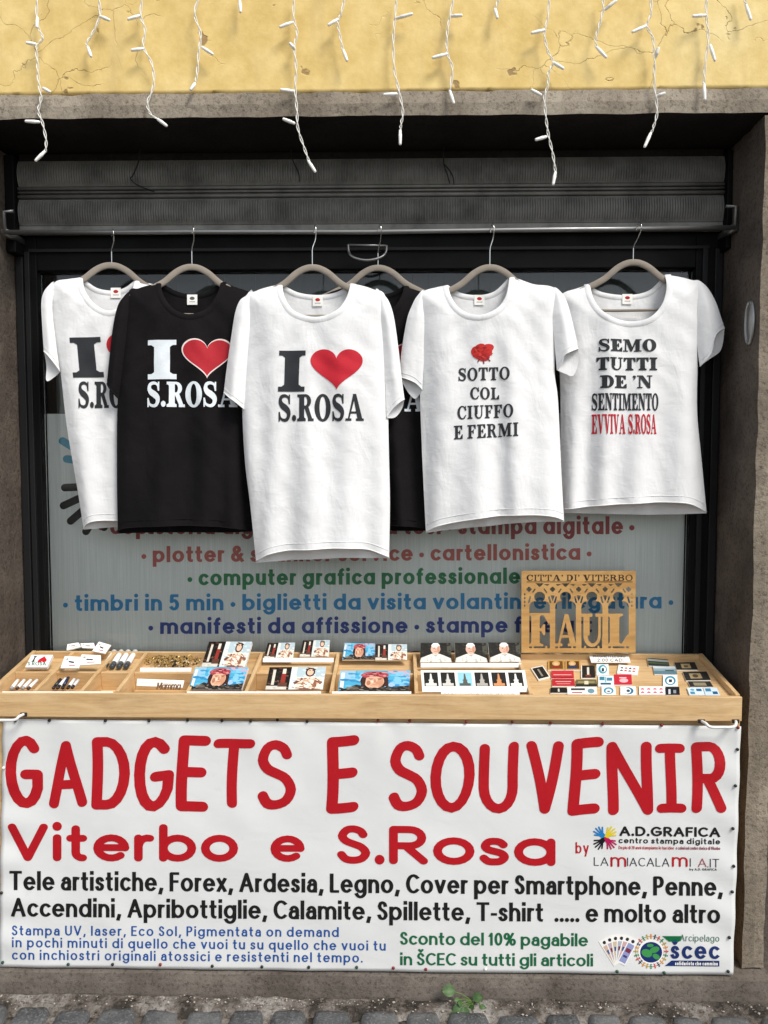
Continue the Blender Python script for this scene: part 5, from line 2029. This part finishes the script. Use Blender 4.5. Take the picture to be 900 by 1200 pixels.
card('picture_block', 'blue portrait block of a woman in a red headscarf, right one in the front row', 'souvenir', [(396, 810), (479, 810), (481, 786), (399, 786)], 50, .008, d_portrait(), .012, SVG)
card('picture_block', 'dark block with a man in white, left of three', 'souvenir', [(492, 776), (529.5, 776), (528.5, 753.5), (493, 753.5)], 60, .014, d_pope(), .0, SVG)
card('picture_block', 'dark block with a man in white, middle of three', 'souvenir', [(533.5, 776), (571.5, 776), (570, 753.5), (533, 753.5)], 60, .014, d_pope(), .0, SVG)
card('picture_block', 'dark block with a man in white, right of three', 'souvenir', [(574, 775.5), (611, 775.5), (609, 753), (572, 753)], 60, .014, d_pope(), .0, SVG)
card('tower_card', 'white card with six small photographs of a lit tower', 'souvenir card', [(495, 811), (619, 811), (615, 785.5), (493, 785.5)], 50, .005, d_towers(), .012)
# upper price strips
for u0, u1, v in ((308, 391, 772), (493, 611, 778), (398, 486, 774.5)):
    if u0 != 398:
        strip(u0, u1, v, -.002, .012, 0)
st = strip(517, 609, 810.5, -.003, .012, 0, 'MACCHINA DI S. ROSA')

# magnets on the big panel
LT = math.degrees(slope)
MG = 'souvenir magnets on the right-hand panel'


def q4(x0, x1, y0, y1, sk=2.0):
    return [(x0, y1), (x1 + sk * .4, y1), (x1, y0), (x0 - sk * .0, y0)]


def d_plain(c, *more):
    return [(c, B(0, 0, 1, 1))] + list(more)


mgs = [
    ('tilted dark magnet at the left end of the panel', [(631, 797), (645, 793.5), (636, 780), (622, 783)], d_plain('e8e4da', ('22211f', B(.07, .06, .93, .94)), ('8a8478', B(.4, .2, .55, .8)))),
    ('gold icon magnet, left of the pair', q4(642, 661, 774, 785), d_plain('b98f4a', ('6a4422', B(.1, .1, .9, .9)), ('caa468', ell(.5, .66, .24, .26, 14)), ('8a3020', B(.28, .1, .72, .42)), ('e0b890', ell(.5, .62, .12, .14, 12)))),
    ('gold icon magnet, right of the pair', q4(662.5, 680, 774, 785), d_plain('b98f4a', ('583418', B(.1, .1, .9, .9)), ('caa468', ell(.45, .66, .24, .26, 14)), ('2f3a5a', B(.2, .1, .75, .44)), ('e0b890', ell(.45, .62, .12, .14, 12)))),
    ('red magnet, upper of the red pair below the gold icons', q4(646, 672, 786, 795), d_plain('c0333a', ('e0a8a4', B(.1, .4, .9, .5)), ('8e1c24', B(.05, .05, .95, .2)))),
    ('red magnet, lower of the red pair below the gold icons', q4(647, 673, 795.5, 804), d_plain('b52a32', ('e4b0aa', B(.15, .55, .85, .65)), ('d98a86', B(.2, .25, .8, .35)))),
    ('dark night photo magnet right of the red pair', q4(681, 697, 780, 794.5), d_plain('23211f', ('d6d2c4', B(.42, .1, .58, .85)), ('7a3a2a', B(.3, .1, .7, .25)), ('efece4', B(0, 0, .06, 1)))),
    ('white magnet with a teal ring, upper left', q4(699, 713, 778, 791), d_plain('eef0ee', ('3f98ac', ell(.5, .5, .36, .4, 18)), ('eef0ee', ell(.55, .5, .22, .26, 16)), ('26404c', B(.42, .3, .62, .6)))),
    ('white pack with small red and black hearts', [(723, 789), (747, 791), (749, 781), (725, 779)], d_plain('f1efea', *[('c02434' if k % 2 else '303030', heart(.12 + .2 * (k % 4), .26 + .2 * (k % 4), .28 + .3 * (k // 4), .48 + .3 * (k // 4))) for k in range(8)])),
    ('olive landscape magnet below the night photo', q4(675, 699, 796.5, 804.5), d_plain('6d6442', ('2a2a22', B(0, 0, 1, .35)), ('a59a6a', B(.1, .55, .9, .7)), ('d8d0b0', B(.4, .3, .6, .8)))),
    ('pale blue patterned magnet in the middle of the panel', q4(701, 719, 792, 804), d_plain('dfe9ec', ('3d7f98', B(.08, .55, .4, .9)), ('3d7f98', B(.55, .5, .9, .8)), ('27566c', B(.15, .12, .8, .3)), ('88b6c4', B(.42, .35, .52, .9)))),
    ('bright red magnet with a white figure', q4(719.5, 740, 790.5, 802.5), d_plain('c32a3c', ('eab4b8', ell(.55, .4, .25, .2, 14)), ('e8c8c8', B(.3, .62, .7, .72)))),
    ('narrow black magnet at the front left of the panel', q4(645, 664, 806, 812), d_plain('1d1c1b', ('d0ccc0', B(.45, .2, .55, .8)))),
    ('long white magnet with a dark band at the front edge', q4(665, 699, 805.5, 813.5), d_plain('ecebe6', ('35383c', B(.12, .55, .6, .85)), ('6d93a0', ell(.8, .45, .12, .35, 14)), ('b83038', B(.15, .15, .5, .3)))),
    ('white magnet with a blue ring, front row, left one', q4(705, 721, 804.5, 814.5), d_plain('eef0ee', ('4a90a8', ell(.5, .5, .36, .4, 18)), ('eef0ee', ell(.5, .45, .22, .26, 16)), ('6a7a80', B(.4, .3, .6, .5)))),
    ('white magnet with a dark blue crescent, front row', q4(727, 745, 804.5, 815), d_plain('f0f1ef', ('2f6f90', ell(.5, .5, .34, .4, 18)), ('f0f1ef', ell(.42, .5, .26, .32, 16)), ('35506a', ell(.5, .5, .12, .16, 12)))),
    ('white card with rows of pink hearts', q4(749, 779, 804.5, 814), d_plain('f2eeeb', *[('cf5a72', heart(.06 + .24 * (k % 4), .2 + .24 * (k % 4), .15 + .42 * (k // 4), .42 + .42 * (k // 4))) for k in range(8)])),
    ('black and white photo magnet at the front edge', q4(780, 796, 805, 814.5), d_plain('1e2024', ('c8ccd0', B(.2, .1, .35, .7)), ('8a9096', B(.55, .2, .75, .6)))),
    ('white magnet with a large teal ring, right of centre', q4(777, 793.5, 791, 804.5), d_plain('f0f2f0', ('2f88a2', ell(.5, .5, .38, .4, 20)), ('f0f2f0', ell(.5, .47, .26, .28, 18)), ('2a3c48', B(.4, .35, .62, .6)))),
    ('dark landscape magnet, upper of two at the back right', [(760, 780), (785, 782), (783, 773), (758, 771)], d_plain('2c302e', ('9aa09a', B(0, .62, 1, .9)), ('4a5a3c', B(0, .3, 1, .5)))),
    ('grey sea view magnet, lower of two at the back right', [(767, 790), (794, 790.5), (791, 781), (765, 780.5)], d_plain('8ea4ac', ('5f7d88', B(0, 0, 1, .4)), ('c9d2d2', B(0, .7, 1, 1)), ('3b4a48', B(.5, .4, .9, .52)))),
    ('dark framed magnet, rearmost of three at the right end', [(793, 785), (818, 785), (814, 776), (790, 776.5)], d_plain('33302a', ('b09a72', B(.28, .2, .72, .8)), ('6a5a40', B(.4, .3, .6, .6)))),
    ('dark framed magnet, middle of three at the right end', [(804, 797.5), (833, 797), (828, 787), (800, 787.5)], d_plain('2a2a28', ('a08c68', B(.22, .2, .7, .8)), ('50462f', ell(.45, .5, .12, .2, 12)))),
    ('dark framed magnet, front of three at the right end', [(809, 805), (836, 805), (832, 798.5), (806, 798.5)], d_plain('30302c', ('8e8468', B(.2, .2, .75, .75)))),
    ('blue and white patterned magnet, left of the front corner pair', [(808, 814.5), (826, 814.5), (823, 806), (805, 806)], d_plain('d2e2ea', ('4a8aa8', B(.1, .1, .4, .45)), ('2f6486', B(.55, .5, .9, .85)), ('6ea4bc', ell(.3, .7, .14, .16, 12)))),
    ('blue and white patterned magnet, right of the front corner pair', [(827, 815), (844, 815), (840, 806), (824, 806)], d_plain('c6d8e2', ('3f7c9c', B(.1, .5, .5, .9)), ('27567a', B(.55, .15, .9, .5)))),
]
for lab, quad, des in mgs:
    card('fridge_magnet', lab, 'magnet', quad, LT, .004, des, .020, MG, lift=.0052)
sg = card('paper_sign', 'small white paper price sign below the fretwork panel', 'sign', [(693, 776.5), (739, 776.5), (736, 765.5), (689.5, 765.5)], LT, .0012, d_plain('f3f1ec'), .020, lift=.014, edge='f3f1ec')
ps_o = T(715, 771, .020) + TN * .0148


def PS(u, v):
    return PL(u, v, ps_o + TN * .0006, TN)


writing('price_lettering', 'MAGNETI LEGNO', hexm('2c3040'), sg, PS, 695, 733, 770.3, 770.3, 3.4, .08, dict(gap=.2))
writing('price_lettering', '2.00 CAD.'.replace('C', 'C'), hexm('2c3040'), sg, PS, 700, 731, 775.2, 775.2, 3.4, .08, dict(gap=.2))

# column 1..4 goods
c = card('picture_block', 'white I heart S.ROSA block at the far left of the tray', 'souvenir', [(29.5, 782), (55, 782), (62, 767.5), (37, 767.5)], 38, .012,
         [('f2f0ec', B(0, 0, 1, 1)), ('c01c2c', heart(.44, .84, .38, .92)), ('26282c', B(.15, .45, .30, .52)), ('26282c', B(.15, .84, .30, .91)), ('26282c', B(.19, .45, .26, .9))], .0, SVG)
ib_o = T(42, 782, 0.0)
nn_ = Vector((0, -math.sin(R(38)), math.cos(R(38))))
writing('green_lettering', 'S.ROSA', hexm('1d5c40'), c, lambda u, v: PL(u, v, ib_o + nn_ * .0012, nn_), 32.5, 54, 779.8, 779.8, 4.4, .1, dict(gap=.12))
packs = [([(78, 762), (95, 758), (92, 753), (79, 755)], 'uppermost left white tag pack of the small heap'), ([(96, 759), (112, 760), (110, 753.5), (94, 754)], 'white tag pack in the middle of the small heap, half covered'),
         ([(108, 763), (123, 766), (130, 756), (116, 752)], 'white tag pack standing at the right of the small heap'), ([(71, 783), (92, 783), (97, 770), (76, 769)], 'front left white tag pack of the small heap'),
         ([(90, 780), (118, 778), (118, 768), (96, 767)], 'front right white tag pack of the small heap')]
for i, (quad, lab) in enumerate(packs):
    card('tag_pack', lab, 'tag pack', quad, 30 + 3 * i, .004, d_plain('f0efec', ('2a2a2e', [(.3, .5), (.62, .42), (.66, .55), (.34, .62)]), ('b02a36', B(.4, .2, .75, .28)), ('9a9a98', ell(.2, .75, .07, .09, 10))), -.008 - .002 * i, 'white tag packs in a heap')


def stick(label, name, cat, p0, p1, r, mats, group, tip=.2):
    t = thing(name, label, cat, p0, group)
    p0 = Vector(p0); p1 = Vector(p1)
    b_ = MB()
    b_.tube([p0.lerp(p1, k) for k in (tip, .99, 1.0)], [r, r, r * .7], 10)
    b_.build('barrel', mats[0], t, True)
    b_ = MB()
    b_.tube([p0.lerp(p1, k) for k in (0, .02, tip - .002)], [r * .6, r * .92, r * .92], 10)
    b_.build('cap', mats[1], t, True)
    return t


ltl = ['leftmost white lighter on the third shelf', 'second white lighter from the left on the third shelf', 'third white lighter from the left on the third shelf', 'rightmost white lighter on the third shelf']
for i in range(4):
    u = 122.5 + i * 8.2
    stick(ltl[i], 'lighter', 'lighter', T(u, 782, .012), T(u + 11.5, 763.5, .012), .010, (hexm('eef0ee', .35), hexm('3c4246', .3)), 'white lighters lying side by side', .26)
pl_ = [((62, 807), (71, 796), '23262e', 'dark pen at the left of the pen compartment'), ((67, 807), (77, 795), 'e8e8e6', 'white pen beside the dark pen'), ((73, 807), (80, 794), '1d2a48', 'navy pen in the middle of the pen compartment'), ((79, 807), (87, 796), 'eceae6', 'white pen at the right of the pen compartment'), ((84, 806.5), (92, 797), 'd8dadc', 'pale grey pen against the divider')]
for (a, b_, c_, lab) in pl_:
    stick(lab, 'pen', 'pen', T(a[0], a[1], .028), T(b_[0], b_[1], .020), .0055, (hexm(c_, .35), hexm('20222a', .35)), 'pens in the front compartment', .3)
ck = ['leftmost white strip in the front left compartment', 'second white strip in the front left compartment', 'third white strip in the front left compartment', 'rightmost white strip in the front left compartment']
for i in range(4):
    u = 13 + i * 6.5
    stick(ck[i], 'opener', 'bottle opener', T(u, 807.5, .03), T(u + 8 + i, 797, .024), .006, (hexm('efeeea', .45), hexm('4a3a3a' if i % 2 else '9aa0a2', .4)), 'white souvenir openers', .18)
# heap of beaded key rings
b = MB()
rnd = random.Random(5)
for k in range(330):
    a = rnd.random() * 2 * math.pi
    rr_ = math.sqrt(rnd.random())
    u = 201 + 34 * rr_ * math.cos(a)
    v = 774 + 7.5 * rr_ * math.sin(a)
    hgt = (1 - rr_ ** 2) * .022
    p = T(u, v, .022 - hgt * rnd.random())
    r0 = rnd.uniform(.0028, .0055)
    if k % 3 == 0:
        ax = Vector((rnd.gauss(0, 1), rnd.gauss(0, 1), rnd.gauss(0, 1))).normalized()
        e1 = ax.orthogonal().normalized(); e2 = ax.cross(e1)
        b.tube([p + (e1 * math.cos(t) + e2 * math.sin(t)) * r0 * 2.0 for t in [2 * math.pi * i / 10 for i in range(11)]], .0011, 5, rnd.choice((0, 1)), caps=False)
    else:
        V = []
        for pp in ((1, 0, 0), (-1, 0, 0), (0, 1, 0), (0, -1, 0), (0, 0, 1), (0, 0, -1)):
            V.append(p + Vector(pp) * r0)
        b.add(V, [(0, 2, 4), (2, 1, 4), (1, 3, 4), (3, 0, 4), (2, 0, 5), (1, 2, 5), (3, 1, 5), (0, 3, 5)], rnd.choice((0, 1, 2, 2, 2, 3)))
tag(b.build('trinket_heap', [m_metal('gilt', (0.62, 0.42, 0.14), .35, .7, .2), hexm('b09058', .5), hexm('120f0c', .5), hexm('d8cbb0', .5)]), 'heap of gold and black beaded trinkets on the fourth shelf', 'trinkets', kind='stuff')
strip(164, 224, 783.5, -.001, .010, 0)
card('paper_strip', 'white folded paper lying in the front compartment under the trinkets', 'paper', [(160, 803.5), (214, 806), (216, 797.5), (161, 795.5)], 24, .001, d_plain('f0ede4', ('b8a890', B(.1, .42, .9, .5))), .02)
# cut-out wooden word
wd_o = T(196, 808, .014)
wn = Vector((0, -math.sin(R(60)), math.cos(R(60))))
V, F, S = sans_layout('Mamma', 28 / 8.5, .07, dict(cap='round', gap=.0, slant=.2))
V = to_px(V, 183, 211, 808, 808, 8.5, 28 / 8.5)


def WX(u, v, d):
    return PL(u, v, wd_o, wn) - wn * d


W_, F_, S_ = solid(V, F, S, WX, .003)
tag(mk('wooden_word', W_, F_, hexm('6a4a2c', .6), None, S_), 'small cut-out wooden word leaning in the front compartment', 'souvenir')

# ---- fretwork sign
YW = 0.245
fz = lambda x, y: (600 + x / 5.625, 660 + y / 5.625)
sh = [(0, rc(62, 50, 815, 590))]


def cut(p):
    sh.append((None, p))


def addp(p):
    sh.append((0, p))


centers = [182, 353, 526, 702]
for cxx in centers:
    hw = 68
    cut(rc(cxx - hw, 290, cxx + hw, 560))
    cut(ell(cxx - 33, 292, 36, 42, 20)); cut(ell(cxx + 33, 292, 36, 42, 20))
    cut(ell(cxx, 222, 36, 34, 22))
    cut([(cxx - 20, 245), (cxx + 20, 245), (cxx + 26, 275), (cxx - 26, 275)])
    # slivers that draw the pointed arch
    cut([(cxx - 78, 262), (cxx - 64, 215), (cxx - 56, 222), (cxx - 66, 262)])
    cut([(cxx + 78, 262), (cxx + 64, 215), (cxx + 56, 222), (cxx + 66, 262)])
    cut([(cxx - 50, 190), (cxx - 30, 165), (cxx - 26, 172), (cxx - 44, 198)])
    cut([(cxx + 50, 190), (cxx + 30, 165), (cxx + 26, 172), (cxx + 44, 198)])
mids = [(cx_ + cy_) / 2 for cx_, cy_ in zip(centers, centers[1:])]
for m_x in [112] + mids + [768]:
    for dx_, dy_ in ((0, 9), (0, -9), (9, 0), (-9, 0)):
        cut(ell(m_x + dx_, 172 + dy_, 8.5, 8.5, 12))
    if 100 < m_x < 760 and m_x != 112:
        cut([(m_x - 14, 212), (m_x + 14, 212), (m_x, 252)])
        for sgn in (-1, 1):
            cut([(m_x + sgn * 34, 150), (m_x + sgn * 20, 138), (m_x + sgn * 60, 138)])
for cxx in centers:
    cut([(cxx - 28, 132), (cxx + 28, 132), (cxx, 158)])
for xx in (84, 790):
    for yy in (205, 230, 255, 280):
        cut(ell(xx, yy, 5, 7, 10))


def letter_at(chx, x0, x1, yt, yb, **kw):
    W0_, s0 = slab(chx, **kw)
    for k_, p in s0:
        sh.append((0 if k_ == 0 else None, [(x0 + a * (x1 - x0) / W0_, yb - b_ * (yb - yt)) for a, b_ in p]))


letter_at('F', 104, 256, 328, 548, T=.27, t=.07)
letter_at('A', 284, 432, 336, 548)
letter_at('U', 452, 604, 332, 548)
letter_at('L', 622, 776, 332, 548, T=.30, t=.08)
for cxx in centers:          # feet join the letters to the frame
    addp(rc(cxx - 50, 545, cxx - 38, 562)); addp(rc(cxx + 38, 545, cxx + 50, 562))
addp(rc(250, 280, 284, 562)); addp(rc(422, 280, 457, 562)); addp(rc(596, 280, 632, 562))
V, F, S = flat([(k_, [fz(*q) for q in p]) for k_, p in sh])


def FW(u, v, d):
    return P(u, v, YW + d)


Wv, Ff, Ss = solid(V, F, S, FW, .005)
base = P(678, 764.5, YW)
fs = thing('fretwork_sign', 'pierced plywood sign with gothic arches reading FAUL standing on the tray', 'wooden sign', (base.x, YW, base.z))
mk('pierced_panel', Wv, Ff, M['fret'], fs, Ss)
writing('engraved_lettering', "CITTA' DI' VITERBO", hexm('2e1a0c', .7), fs, lambda u, v: P(u, v, YW - .0007), *[fz(96, 0)[0], fz(795, 0)[0]], fz(0, 116)[1], fz(0, 116)[1], 40 / 5.625, serif=True, gap=.12, space=.3, T=.14, t=.06)
art('engraved_line', [('3a2412', [fz(*q) for q in rc(96, 121, 390, 125)]), ('3a2412', [fz(*q) for q in rc(480, 121, 795, 125)])], fs, lambda u, v: P(u, v, YW - .0007))

# ==================================================================  WEED at the foot of the threshold
wb = P(556, 1178, -.065)
weed = thing('weed', 'small green weed growing from the crack at the foot of the threshold', 'plant', (wb.x, wb.y, 0))


def m_leaf():
    k = NB('weed_leaf')
    c = k.ramp(k.noise(40, 4), [(0.3, (0.03, 0.075, 0.02)), (0.7, (0.07, 0.13, 0.035))])
    return k.out(c, .5, k.noise(90, 3), .3, .003)


LF = m_leaf()
leaves = [((527, 1161), 15, 170, -.085), ((559, 1169), 12, 20, -.075), ((537, 1182), 12, 210, -.10), ((545, 1186), 12, 280, -.105), ((532, 1190), 11, 240, -.11), ((549, 1188), 9, 340, -.10), ((540, 1176), 8, 120, -.095), ((552, 1181), 8, 60, -.09), ((536, 1172), 7, 160, -.09), ((565, 1180), 7, 350, -.085)]
b = MB()
for (u, v), sz, ang, yy in leaves:
    e = P(u, v, yy)
    b.tube(cr([(wb.x, wb.y, .0), tuple((wb + e) / 2 + Vector((0, 0, .012))), tuple(e)], 5), .0012, 5)
b.build('stem', hexm('5a7a34', .6), weed, True)
for (u, v), sz, ang, yy in leaves:
    e = P(u, v, yy)
    L = sz / 370 * 1.05
    V = []; F = []
    n_ = 7
    d = Vector((math.cos(R(ang)), -.25, math.sin(R(ang)) * .55)).normalized()
    side = d.cross(Vector((0, -.75, .65))).normalized()
    up = side.cross(d).normalized()
    for i in range(n_):
        t = i / (n_ - 1)
        wv = L * .42 * math.sin(math.pi * min(1, t * .92 + .08)) ** .7 * (1 if i < n_ - 1 else 0)
        for s in (-1, -.5, 0, .5, 1):
            V.append(e + d * (t - .4) * L + side * s * wv + up * (-.12 * L * (t - .4) ** 2 * 4 + .1 * L * abs(s)))
    for i in range(n_ - 1):
        for k in range(4):
            a = i * 5 + k
            F.append((a, a + 1, a + 6, a + 5))
    o = mk('leaf', V, F, LF, weed, smooth=True)
